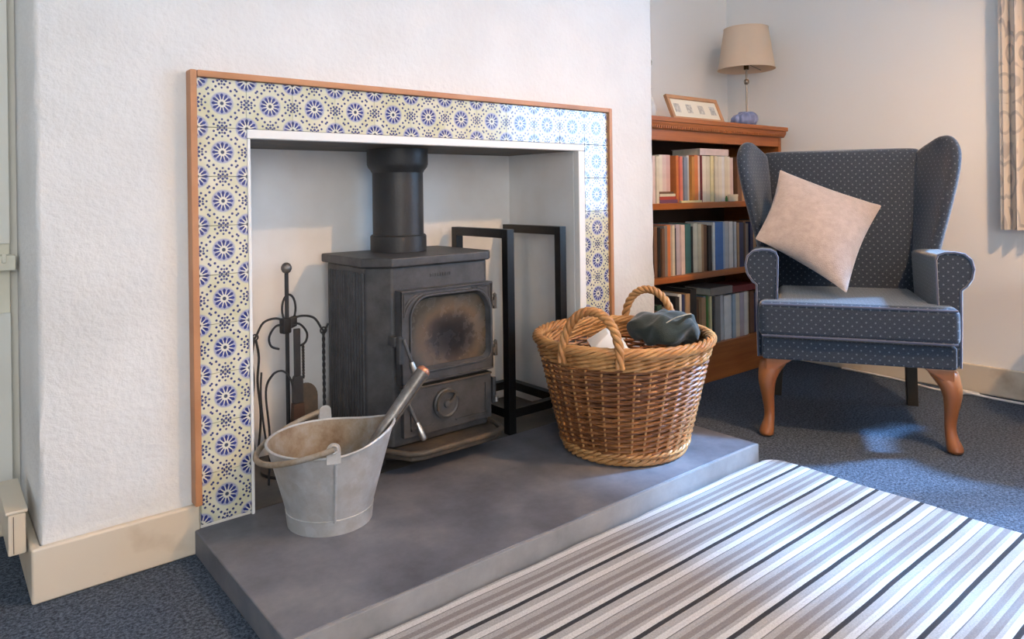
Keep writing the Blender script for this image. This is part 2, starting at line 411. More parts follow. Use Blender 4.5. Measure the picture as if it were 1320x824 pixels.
lin.build('recess_lining', MT['smooth_plaster'], wall_breast)

# baseboards
def board(name, x0, x1, y0, y1, h, label, axis):
    t = .014
    o = MB().box(x0, x1, y0, y1, 0, h).build(name, MT['white_gloss'], bevel=.005, seg=3)
    return struct(o, label, 'baseboard')
bl = MB().prism([(BX0-.016, BY-.016), (-.0005, BY-.016), (-.0005, BY), (BX0, BY), (BX0, YB-.012), (BX0-.016, YB-.012)], 0, .104, 'xy')
struct(bl.build('baseboard_chimney_left', MT['white_gloss'], bevel=.005, seg=3), 'cream baseboard at the foot of the chimney breast left of the hearth', 'baseboard')
board('baseboard_chimney_right', 1.345, BX1, BY-.016, BY, .104, 'cream baseboard at the foot of the chimney breast behind the log basket', 'x')
board('baseboard_alcove', XL, BX0-.018, YB-.012, YB, .075, 'cream baseboard along the back of the alcove', 'x')
board('baseboard_right', XR-.014, XR, RY, YB, .104, 'cream baseboard along the wall behind the armchair', 'y')
board('baseboard_left', XL, XL+.014, RY, YB-.02, .104, 'cream baseboard along the left wall', 'y')

# windows
def window(name, horizontal, a0, a1, z0, z1, pos, label):
    r = thing(name, label, 'window'); r['kind'] = 'structure'
    def bx(p0, p1, q0, q1, d0, d1):
        return MB().box(d0, d1, p0, p1, q0, q1) if horizontal else MB().box(p0, p1, d0, d1, q0, q1)
    f = .045; s = 1 if horizontal else -1
    d0, d1 = sorted((pos+s*.03, pos+s*.075)); g0, g1 = sorted((pos+s*.05, pos+s*.054))
    for (p0, p1, q0, q1) in ((a0, a0+f, z0, z1), (a1-f, a1, z0, z1), (a0+f, a1-f, z0, z0+f), (a0+f, a1-f, z1-f, z1)):
        bx(p0, p1, q0, q1, d0, d1).build('window_frame', MT['window_white'], r, bevel=.004)
    mid = (a0+a1)/2; zt = z0+(z1-z0)*.68
    bx(mid-.02, mid+.02, z0+f, z1-f, d0, d1).build('mullion', MT['window_white'], r, bevel=.004)
    for (p0, p1) in ((a0+f, mid-.02), (mid+.02, a1-f)):
        bx(p0, p1, zt-.012, zt+.012, d0+.005, d1-.005).build('transom', MT['window_white'], r)
        for (q0, q1) in ((z0+f, zt-.012), (zt+.012, z1-f)):
            bx(p0, p1, q0, q1, g0, g1).build('pane', MT['window_glass'], r)
    e0, e1 = sorted((pos-s*.035, pos+s*.03))
    bx(a0, a1, z0, z0+.02, *sorted((pos, pos+s*.03))).build('window_sill', MT['window_white'], r)
window('window_1', True, WY0, WY1, WZ0, WZ1, XR, 'white framed four pane window in the wall beside the armchair')
window('window_2', False, RWX0, RWX1, RWZ0, RWZ1, RY, 'white framed four pane window opposite the fireplace')

# ceiling lamp: the warm light of the room
def pendant():
    x, y, z = 1.35, -1.75, 2.02
    r = thing('pendant_lamp', 'pale drum pendant lamp hanging from the ceiling', 'lamp', (x, y, z))
    MB().lathe([(.05, .31), (.05, .33)], n=24).build('ceiling_rose', MT['window_white'], r, smooth=40)
    MB().tube([(0, 0, .31), (0, 0, .12)], .004).build('flex', MT['window_white'], r)
    prof = [(.19, -.08), (.17, .14), (.167, .14), (.187, -.08)]
    MB().rings([[(a*math.cos(2*PI*k/40), a*math.sin(2*PI*k/40), b) for k in range(40)] for a, b in prof], closed=True).build('lamp_shade', MT['lamp_fabric'], r, smooth=60)
    MB().lathe([(.012, .12), (.02, .105), (.030, .09), (.012, .082)], n=20).build('bulb', MT['bulb_glow'], r, smooth=80)
    l = bpy.data.lights.new('pendant_glow', 'POINT'); l.energy = CEIL_W; l.color = CEIL_C; l.shadow_soft_size = .05
    o = bpy.data.objects.new('pendant_glow', l); COL.objects.link(o); o.location = (0, 0, .01); o.parent = r
pendant()

# ------------------------------------------------------------------ hearth
T = .106; ZT = 1.015; HZ = .052
hs = thing('hearth_slab', 'large dark slate hearth slab with a paler front edge', 'hearth', (.66, -.24, 0))
MB().box(-.012-.66, 1.335-.66, -.487+.24, BY-.001+.24, 0, HZ).build('slab', MT['slate'], hs, bevel=.003, seg=3)
MB().box(-.012-.66, 1.335-.66, -.495+.24, -.4872+.24, 0, HZ).build('front_edge', MT['pale_slate'], hs, bevel=.002, seg=2)  # front strip coloured a paler grey than the rest of the slab
tag(MB().box(OX0+.002, OX1-.002, BY+.001, OY-.002, 0, HZ-.001).build('back_hearth', MT['old_slate'], bevel=.003),
    'sooty slate slab inside the fireplace recess under the stove', 'hearth')

# ------------------------------------------------------------------ tiled surround
def surround():
    r = thing('tiled_surround', 'blue and white rosette tile surround with orange wood edging', 'fireplace surround', (0, 0, HZ))
    bk = MB(); bk.box(0, T, .009, BY, .0, ZT-HZ); bk.box(11*T, 12*T, .009, BY, 0, ZT-HZ); bk.box(T, 11*T, .009, BY, ZT-T-HZ, ZT-HZ)
    bk.build('grout_bed', MT['grout'], r)
    me = MB().box(-T/2+.0004, T/2-.0004, 0, .010, -T/2+.0004, T/2-.0004).mesh('tile', bevel=.0009, seg=2, smooth=50)
    spots = [(i, 0) for i in range(12)] + [(0, j) for j in range(1, 9)] + [(11, j) for j in range(1, 9)]
    for i, j in spots:
        o = weighted(ob('tile', me, MT['painted_tile'], r)); o.location = ((i+.5)*T, 0, ZT-(j+.5)*T-HZ)
        o.rotation_euler = (random.gauss(0, .004), random.gauss(0, .004), random.gauss(0, .004))
    g = .0145
    for (a, b, c, d) in ((-g, 0, .0, ZT-HZ+g), (12*T, 12*T+g, .0, ZT-HZ+g), (0, 12*T, ZT-HZ, ZT-HZ+g)):
        MB().box(a, b, -.010, BY, c + (.054 if a < -.001 else 0), d).build('edging', MT['orange_wood'], r, bevel=.003)
    for (a, b, c, d) in ((T, OX0, .0, OZ-HZ), (OX1, 11*T, .0, OZ-HZ), (T, 11*T, OZ-HZ, ZT-T-HZ)):
        MB().box(a, b, -.001, BY-.0005, c, d).build('reveal_strip', MT['white_trim'], r, bevel=.003)
surround()

# ------------------------------------------------------------------ stove
def stove():
    X0, X1, Y0, Y1 = .424, .790, .012, .285
    r = thing('wood_stove', 'grey black cast iron wood burning stove with a sooty glass door', 'stove', (0, 0, HZ))
    H = lambda z: z-HZ
    ch = .05
    def plan(o, c): return [(X0-o, Y1+o), (X0-o, Y0+c-o*.4), (X0+c-o*.4, Y0-o), (X1-c*.35+o*.4, Y0-o), (X1+o, Y0+c*.35-o*.4), (X1+o, Y1+o)]
    CI = MT['cast_iron']
    MB().prism(plan(0, ch), H(.108), H(.572), 'xy').build('body', CI, r, bevel=.006, seg=3)
    MB().prism(plan(.012, ch), H(.572), H(.596), 'xy').build('top_plate', CI, r, bevel=.004, seg=3)
    # ribbed side panels
    for sx in (0, 1):
        rb = MB(); xa = X0 if sx == 0 else X1
        for k in range(13):
            y = .075+k*.0158; rb.tube([(xa+(.001 if sx == 0 else -.001), y, H(.150)), (xa+(.001 if sx == 0 else -.001), y, H(.555))], .0055, 8)
        rb.build('ribbed_side', CI, r, smooth=50)
    # base and feet
    MB().prism(plan(-.012, ch), H(.072), H(.109), 'xy').build('base', MT['black_iron'], r, bevel=.004)
    for (fx, fy) in ((X0+.005, Y0+.04), (X1-.05, Y0+.03), (X0+.005, Y1-.06), (X1-.05, Y1-.06)):
        MB().prism([(fx, fy), (fx+.045, fy), (fx+.045, fy+.05), (fx, fy+.05)], 0, H(.074), 'xy').build('leg', MT['black_iron'], r, bevel=.006)
    # ash lip: a rusty tray shelf around the front
    o = .078
    lip = [(X0-.006, Y0+.08), (X0-.006, Y0+.03), (X0+.03, Y0-.005), (X0+.06, Y0-o+.014), (X0+.09, Y0-o), (X1-.05, Y0-o), (X1-.012, Y0-o+.02), (X1+.006, Y0-.01), (X1+.006, Y0+.06), (X1-.02, Y0+.08)]
    MB().prism(lip, H(.088), H(.105), 'xy').build('ash_lip', MT['rusty_iron'], r, bevel=.005, seg=3)
    cent = Vector((.607, .06, 0))
    rim = MB().tube([(x, y, H(.107)) for x, y in lip], .008, 8, flat=1.0); rim.build('lip_rim', MT['rusty_iron'], r, smooth=60)
    # door frame, glass and mouldings on the front face (plane y = Y0)
    dx0, dx1, dz0, dz1 = .482, .779, .268, .512
    fy = Y0-.024
    def rrect(x0, x1, z0, z1, rad, n=7, arch=0):
        P = []
        for (cx, cz, a0) in ((x1-rad, z1-rad, 0), (x0+rad, z1-rad, 90), (x0+rad, z0+rad*.5, 180), (x1-rad, z0+rad*.5, 270)):
            ry = rad if a0 < 180 else rad*.5; rx = rad if a0 < 180 else rad*.5
            c_x = cx if a0 < 180 else (x0+rx if a0 == 180 else x1-rx)
            for k in range(n):
                a = math.radians(a0+90*k/(n-1)); P.append((c_x+rx*math.cos(a), cz+ry*math.sin(a)))
        if arch:
            mx, hw = (x0+x1)/2, (x1-x0)/2
            P = [(x, z+arch*(1-((x-mx)/hw)**2)) if z > (z0+z1)/2 else (x, z) for x, z in P]
        return P
    gx0, gx1, gz0, gz1 = .522, .762, .306, .478
    n = 7
    inn = rrect(gx0, gx1, gz0, gz1, .045, n, .010); out = rrect(dx0, dx1, dz0, dz1, .0001, n)
    mid = rrect(gx0-.007, gx1+.007, gz0-.007, gz1+.007, .049, n, .010)
    door = MB()
    door.rings([[(x, Y0-.001, H(z)) for x, z in out], [(x, fy, H(z)) for x, z in out], [(x, fy, H(z)) for x, z in mid], [(x, fy+.014, H(z)) for x, z in inn]], cap=False)
    d_o = door.build('door', CI, r, smooth=35)
    bead = [(x, fy-.0005, H(z)) for x, z in rrect(gx0-.010, gx1+.010, gz0-.010, gz1+.010, .052, n, .010)]
    MB().tube(bead, .0042, 6, closed=True).build('glass_bead', CI, d_o, smooth=60)
    bd2 = [(x, fy-.0005, H(z)) for x, z in ((dx0+.003, dz0+.003), (dx1-.003, dz0+.003), (dx1-.003, dz1-.003), (dx0+.003, dz1-.003))]
    MB().tube(bd2, .0042, 6, closed=True).build('edge_moulding', CI, d_o, smooth=60)
    for sx in (-1, 1):    # leaf spandrels in the upper corners
        cx = dx0+.012 if sx < 0 else dx1-.012
        sp = MB()
        for k, (l1, l2) in enumerate(((.055, .052), (.040, .038))):
            P = spline([(cx-sx*.0, fy-.001, H(dz1-.012-l2)), (cx-sx*l1*.22, fy-.001, H(dz1-.012-l2*.55)), (cx-sx*l1*.6, fy-.001, H(dz1-.012-l2*.22)), (cx-sx*l1, fy-.001, H(dz1-.012))], 5)
            sp.tube(P, .0022, 5)
        sp.tube([(cx, fy-.001, H(dz1-.010)), (cx-sx*.060, fy-.001, H(dz1-.010))], .002, 5); sp.tube([(cx, fy-.001, H(dz1-.010)), (cx, fy-.001, H(dz1-.068))], .002, 5)
        sp.build('corner_moulding', CI, d_o, smooth=60)
    gm = MB(); cxg, czg = (gx0+gx1)/2, (gz0+gz1)/2
    gm.rings([[(x-cxg, .002, z-czg) for x, z in inn], [(x-cxg, -.002, z-czg) for x, z in inn]])
    g = gm.build('door_glass', MT['sooty_glass'], r); g.location = (cxg, fy+.013, H(czg))
    # latch block and door handle on the left edge of the door
    hd = MB(); hd.box(.462, .484, fy-.004, Y0+.004, H(.372), H(.398)); hd.box(.468, .484, fy-.018, fy, H(.330), H(.398))
    hh = hd.build('door_latch', CI, r, bevel=.003)
    MB().tube([(.478, fy-.024, H(.394)), (.482, fy-.032, H(.370)), (.492, fy-.040, H(.335))], .0048, 8).build('handle_bar', CI, hh, smooth=60)
    MB().tube([(.491, fy-.039, H(.338)), (.496, fy-.043, H(.318)), (.501, fy-.047, H(.290)), (.503, fy-.048, H(.280))], [.0055, .0085, .0075, .004], 10).build('handle_grip', MT['steel'], hh, smooth=60)
    # lower ash door with spin wheel
    ax0, ax1, az0, az1 = .494, .778, .130, .252
    MB().box(ax0, ax1, Y0-.016, Y0+.001, H(az0), H(az1)).build('ash_door', CI, r, bevel=.003)
    q = .020
    for (a, b, c, d) in ((ax0+q, .585, az0+.016, az0+.021), (.655, ax1-q, az0+.016, az0+.021), (ax1-q-.003, ax1-q, az0+.016, az1-.02), (ax0+q, ax0+q+.003, az0+.016, az1-.02)): MB().box(a, b, Y0-.0195, Y0-.015, H(c), H(d)).build('ash_door_moulding', CI, r)
    MB().box(ax0-.004, ax1, Y0-.020, Y0, H(az1), H(az1+.006)).build('ash_door_ledge', MT['rusty_iron'], r, bevel=.002)
    yaxis = Matrix.Translation((.622, Y0-.016, H(.200))) @ Matrix.Rotation(PI/2, 4, 'X')
    MB().lathe([(.040, 0), (.040, .008), (.034, .012), (.030, .009), (.012, .009), (.010, .016), (.004, .018)], n=28).build('air_wheel', CI, r, smooth=35, xf=yaxis)
    sc = spline([(.622+.034*math.cos(a), Y0-.030, H(.200)+.034*math.sin(a)) for a in [math.radians(d) for d in (200, 160, 120, 80, 45)]] + [(.634, Y0-.031, H(.208)), (.624, Y0-.031, H(.204))], 5)
    MB().tube(sc, .0042, 6).build('wheel_scroll', MT['rusty_iron'], r, smooth=60)
    a = MB(); a.box(.488, .502, Y0-.026, Y0, H(.208), H(.250)); al = a.build('ash_latch', CI, r, bevel=.003)
    MB().tube([(.496, Y0-.030, H(.240)), (.502, Y0-.044, H(.205)), (.510, Y0-.058, H(.175))], .005, 8).build('latch_bar', CI, al, smooth=60)
    MB().tube([(.509, Y0-.056, H(.180)), (.514, Y0-.064, H(.160)), (.519, Y0-.071, H(.142)), (.520, Y0-.072, H(.138))], [.006, .0085, .009, .006], 10).build('latch_grip', MT['steel'], al, smooth=60)
    # name badge: raised, too worn to read
    bg = MB()
    for k in range(9): bg.box(.590+k*.0078, .5945+k*.0078, Y0-.0018, Y0, H(.5385), H(.5475))
    bg.build('name_badge', CI, r)
    # hinges on the right edge
    for z in (.450, .318):
        hg = MB().tube([(dx1+.012, fy+.004, H(z-.016)), (dx1+.012, fy+.004, H(z+.016))], .006, 10).build('hinge', MT['rusty_iron'], r, smooth=50)
        MB().box(dx1-.002, dx1+.012, fy, fy+.010, H(z-.008), H(z+.008)).build('hinge_plate', MT['rusty_iron'], hg)
        MB().lathe([(.003, .014), (.005, .018), (.0055, .024), (.002, .028)], (dx1+.012, fy+.004, H(z)), 10).build('hinge_pin', MT['rusty_iron'], hg, smooth=60)
    MB().box(.784, .796, Y0-.016, Y0+.002, H(.165), H(.240)).build('ash_hinge', CI, r, bevel=.003)
    MB().tube([(.790, Y0-.022, H(.172)), (.790, Y0-.022, H(.186))], .006, 8).build('ash_hinge_pin', MT['steel'], r, smooth=50)
    # flue
    c = (.605, .200, 0)
    fl = MB().lathe([(.0725, H(.600)), (.0725, H(.8879))], c, 40).build('flue_pipe', MT['flue_black'], r, smooth=40)
    MB().lathe([(.074, H(.596)), (.080, H(.597)), (.080, H(.640)), (.0765, H(.644)), (.074, H(.644))], c, 40).build('lower_collar', MT['flue_black'], fl, smooth=35)
    MB().lathe([(.0728, H(.820)), (.077, H(.828)), (.084, H(.836)), (.087, H(.845)), (.087, H(.8875)), (.074, H(.8875))], c, 40).build('upper_collar', MT['flue_black'], fl, smooth=35)
stove()

# ------------------------------------------------------------------ log rack: black square tube frame
def rack():
    r = thing('log_rack', 'tall black square tube log rack beside the stove', 'log rack', (0, 0, HZ-.001))
    xa, xb, ya, yb, s, top, low = .874, 1.085, .032, .290, .0132, .601, .060
    K = MT['black_coat']
    for x in (xa, xb):
        for y in (ya, yb): MB().box(x-s, x+s, y-s, y+s, 0, top).build('post', K, r, bevel=.0015)
        MB().box(x-s, x+s, ya+s, yb-s, top-2*s, top).build('top_bar', K, r, bevel=.0015)
        MB().box(x-s, x+s, ya+s, yb-s, low-s, low+s).build('side_bar', K, r, bevel=.0015)
    for y in (ya, yb): MB().box(xa+s, xb-s, y-s, y+s, low-s, low+s).build('cross_bar', K, r, bevel=.0015)
    hole = MB().lathe([(.0045, 0), (.0045, .0012)], n=12).build('bolt', MT['black_iron'], r, xf=Matrix.Translation((xa-s, .16, top-.013)) @ Matrix.Rotation(-PI/2, 4, 'Y'))
rack()

# ------------------------------------------------------------------ fire tools
def companion():
    x, y = .274, .205
    r = thing('companion_stand', 'wrought iron companion stand with ball finial and four hooked arms', 'tool stand', (x, y, HZ-.001))
    B = MT['black_iron']; h = lambda z: z-HZ
    MB().lathe([(.07, 0), (.07, .008), (.02, .016), (.008, .022)], n=28).build('base', B, r, smooth=40)
    MB().tube([(0, 0, .02), (0, 0, h(.565))], .0055, 8).build('stem', B, r, smooth=50)
    MB().lathe([(.004, -.014), (.010, -.0105), (.0135, -.003), (.0135, .003), (.010, .0105), (.004, .014)], (0, 0, h(.573)), 18).build('ball_finial', MT['shovel_steel'], r, smooth=80)
    loop = [(.018*math.cos(a)+.004, -.003, h(.468)+.036*math.sin(a)) for a in [2*PI*k/24 for k in range(24)]]
    MB().tube(loop, .003, 6, closed=True).build('lifting_loop', B, r, smooth=60)
    hub = MB(); hub.obox((-.006, -.004, h(.425)), (.012, .004, 0), (-.003, .010, 0), (0, 0, .020)); hub.obox((.014, -.002, h(.432)), (.010, 0, .003), (0, .009, 0), (0, 0, .014))
    hub.build('hub', B, r, bevel=.004)
    for (dx, dy) in ((-.078, .012), (.092, -.012), (-.046, -.014), (.034, -.028)):
        L = math.hypot(dx, dy); big = L > .06
        P = [(0, 0, h(.432)), (dx*.35, dy*.35, h(.445)), (dx*.75, dy*.75, h(.437)), (dx*.98, dy*.98, h(.405)), (dx*1.06, dy*1.06, h(.400)), (dx*1.16, dy*1.16, h(.418))]
        if not big: P = [(0, 0, h(.425)), (dx*.7, dy*.7, h(.428)), (dx*1.15, dy*1.15, h(.405)), (dx*1.05, dy*1.05, h(.380)), (dx*.55, dy*.55, h(.368))]
        MB().tube(spline(P, 6), .003, 6).build('hook_arm', B, r, smooth=60)
    # the tools hang from the arms, each a thing of its own
    p = thing('fire_poker', 'twisted iron poker hanging from the stand next to the stove', 'poker', (x+.094, y-.0125, HZ-.001)); 
    tw = MB(); n = 50; R = []
    for k in range(n+1):
        z = lerp(h(.398), .05, k/n); a = k*.55 if k < 42 else 42*.55
        R.append([(.0045*math.cos(a+PI/2*i+PI/4), .0045*math.sin(a+PI/2*i+PI/4), z) for i in range(4)])
    tw.rings(R); tw.build('rod', B, p, smooth=30)
    MB().tube([(.0085*math.cos(2*PI*k/14), 0, h(.401)+.0085*math.sin(2*PI*k/14)) for k in range(14)], .0022, 6, closed=True).build('eye', B, p, smooth=60)
    MB().tube([(0, 0, .052), (0, 0, .02), (-.012, 0, .034)], [.004, .003, .002], 6).build('tip', B, p, smooth=50)
    p = thing('fire_tongs', 'bow shaped iron fire tongs hanging from the stand against the white jamb', 'tongs', (x-.079, y+.012, HZ-.001))
    MB().tube([(.0075*math.cos(2*PI*k/14), 0, h(.402)+.0075*math.sin(2*PI*k/14)) for k in range(14)], .0022, 6, closed=True).build('eye', B, p, smooth=60)
    for s in (-1, 1):
        MB().tube(spline([(s*.002, 0, h(.396)), (s*.009, 0, h(.350)), (s*.005, 0, h(.290)), (s*.012, 0, h(.200)), (s*.004, 0, h(.110))], 6), .0032, 6).build('tong_arm', B, p, smooth=60)
    p = thing('hearth_brush', 'black hearth brush hanging from the front of the fire tool stand', 'brush', (x+.010, y-.038, HZ-.001))
    MB().box(-.0085, .0085, -.004, .004, h(.300), h(.420)).build('handle', B, p, bevel=.002)
    MB().prism([(-.0085, h(.300)), (.0085, h(.300)), (.013, h(.290)), (.013, h(.230)), (-.013, h(.230)), (-.013, h(.290))], -.008, .008).build('brush_head', B, p, bevel=.002)
    MB().prism([(-.013, h(.230)), (.013, h(.230)), (.018, h(.150)), (-.018, h(.150))], -.010, .010).build('bristles', MT['mahogany_dark'], p)
    p = thing('fire_shovel', 'rusty round fire shovel with a twisted handle hanging from the stand', 'shovel', (x+.034, y-.020, HZ-.001))
    R = []
    for k in range(31):
        z = lerp(h(.372), h(.285), k/30); a = k*.6
        R.append([(.0038*math.cos(a+PI/2*i), .0038*math.sin(a+PI/2*i), z) for i in range(4)])
    MB().rings(R).build('handle', B, p, smooth=30)
    q = []
    for k in range(13):
        a = PI*k/12; q.append((.034*math.cos(a)+.004, h(.235)+.038*math.sin(a)))
    q += [(-.030, h(.130)), (.038, h(.130))]
    MB().prism(q, -.002, .002).build('blade', MT['rusty_iron'], p, bevel=.001)
    p = thing('toasting_bracket', 'arched flat iron bracket leaning in front of the fire tools', 'bracket', (x-.062, y-.066, HZ-.001))
    P = spline([(-.016, 0, 0), (-.012, 0, h(.170)), (-.020, 0, h(.280)), (-.004, 0, h(.318)), (.018, 0, h(.326)), (.036, 0, h(.313)), (.047, 0, h(.286)), (.048, 0, h(.243))], 7)
    MB().tube(P, .0050, 6, flat=.5).build('arch', B, p, smooth=60)
    MB().tube(spline([(-.018, .001, h(.140)), (-.026, .001, h(.200)), (-.032, .001, h(.270)), (-.030, .001, h(.330))], 6), .0026, 6).build('brace', B, p, smooth=60)
companion()

# ------------------------------------------------------------------ galvanised bucket and shovel in it
def bucket():
    cx, cy = .232, -.128
    r = thing('coal_bucket', 'galvanised metal coal bucket with a folded down wire handle', 'bucket', (cx, cy, HZ))
    G = MT['galvanised']; n = 56
    tip = math.atan2(-.52, .85)
    def ring(t, off=0):
        R = []
        for k in range(n):
            a = 2*PI*k/n; c = max(0, math.cos(a-tip))
            zr = .176 + .030*c**3
            z = lerp(.030, zr, t); rad = lerp(.092, .131 + .010*c**6, t)+off
            R.append((rad*math.cos(a), rad*math.sin(a), z))
        return R
    m = MB()
    m.rings([ring(0), ring(.25), ring(.5), ring(.75), ring(1), ring(1, -.0022)], cap=False)
    m.build('bucket_wall', G, r, smooth=60)
    m = MB(); m.rings([ring(1, -.0022), ring(.6, -.0024), ring(.15, -.0024), ring(.02, -.0024)], cap=False); m.add(ring(.02, -.0024), [tuple(range(n))])
    m.build('bucket_inside', MT['rusty_zinc'], r, smooth=60)
    MB().tube(ring(1, .0005), .0032, 6, closed=True).build('rolled_rim', G, r, smooth=60)
    MB().lathe([(.086, 0), (.0905, .0), (.0935, .028), (.0945, .032), (.091, .034)], n=n).build('base_band', G, r, smooth=40)
    v = Vector((.636, .772, 0)); rr = Vector((.772, -.636, 0))
    fd = (-v*.95+rr*.31).normalized()
    sm = MB(); ts = [ring(t, .002)[int(round((math.atan2(fd.y, fd.x) % (2*PI))/(2*PI)*n)) % n] for t in (0, .3, .6, .9)]
    sm.tube(ts, .0035, 6).build('seam', G, r, smooth=50)
    ears = []
    for s in (1, -1):
        d = fd*s; side = Vector((-d.y, d.x, 0)); c = d*.136 + Vector((0, 0, .196))
        P = []
        for k in range(17):
            a = PI*k/16; P.append(c+side*.0135*math.cos(a)+Vector((0, 0, .0125*math.sin(a))))
        P += [c-side*.0145+Vector((0, 0, -.030)), c+side*.0145+Vector((0, 0, -.030))]
        hole = [c+side*.0065*math.cos(2*PI*k/19)+Vector((0, 0, .0065*math.sin(2*PI*k/19)+.001)) for k in range(19)]
        m = MB()
        m.rings([[p+d*.0025 for p in P], [p-d*.0015 for p in P]])
        e = m.build('ear', G, r, bevel=.001)
        MB().tube([c+d*.004+side*.0075*math.cos(2*PI*k/16)+Vector((0, 0, .0075*math.sin(2*PI*k/16)+.001)) for k in range(16)], .0028, 6, closed=True).build('eyelet', G, e, smooth=60)
        ears.append(c+d*.004)
    # bail handle folded down around the left rim
    L = Vector((fd.y, -fd.x, 0)); L = L if L.dot(rr) < 0 else -L; P = []
    for k in range(25):
        a = PI*k/24
        p = fd*(.142*math.cos(a)) + L*(.152*math.sin(a)) + Vector((0, 0, .197-.044*math.sin(a)))
        P.append(p)
    MB().tube(P, .0062, 8).build('bail_handle', MT['rusty_zinc'], r, smooth=60)
    # hearth shovel standing in the bucket, only the rolled handle shows
    s = thing('ash_shovel', 'rolled steel ash shovel handle sticking up out of the bucket', 'shovel', (cx, cy, HZ))
    a = Vector((.055, -.045, .125)); b = Vector((.205, -.060, .296)); d = (b-a).normalized()
    m = MB(); pts = [a+(b-a)*t for t in (0, .15, .4, .7, 1)]
    m.tube(pts, [.011, .0125, .014, .0155, .0165], 14); m.build('rolled_handle', MT['shovel_steel'], s, smooth=50)
    sd = d.cross(Vector((.636, .772, 0))).normalized()
    MB().tube([p-sd*.013-Vector((.636, .772, 0))*.008 for p in pts[1:]], .0035, 6).build('handle_seam', MT['rusty_iron'], s, smooth=50)
    MB().tube([b, b+d*.006, b+d*.012], [.0165, .0158, .009], 14).build('handle_end', MT['copper_end'], s, smooth=50)
    q = a-d*.045; side = d.cross(Vector((0, 1, 0))).normalized()
    m = MB(); m.obox(a-d*.055, d*.045, Vector((.03, .028, 0)), d.cross(Vector((.03, .028, 0))).normalized()*.0015); m.build('blade', MT['shovel_steel'], s)
bucket()

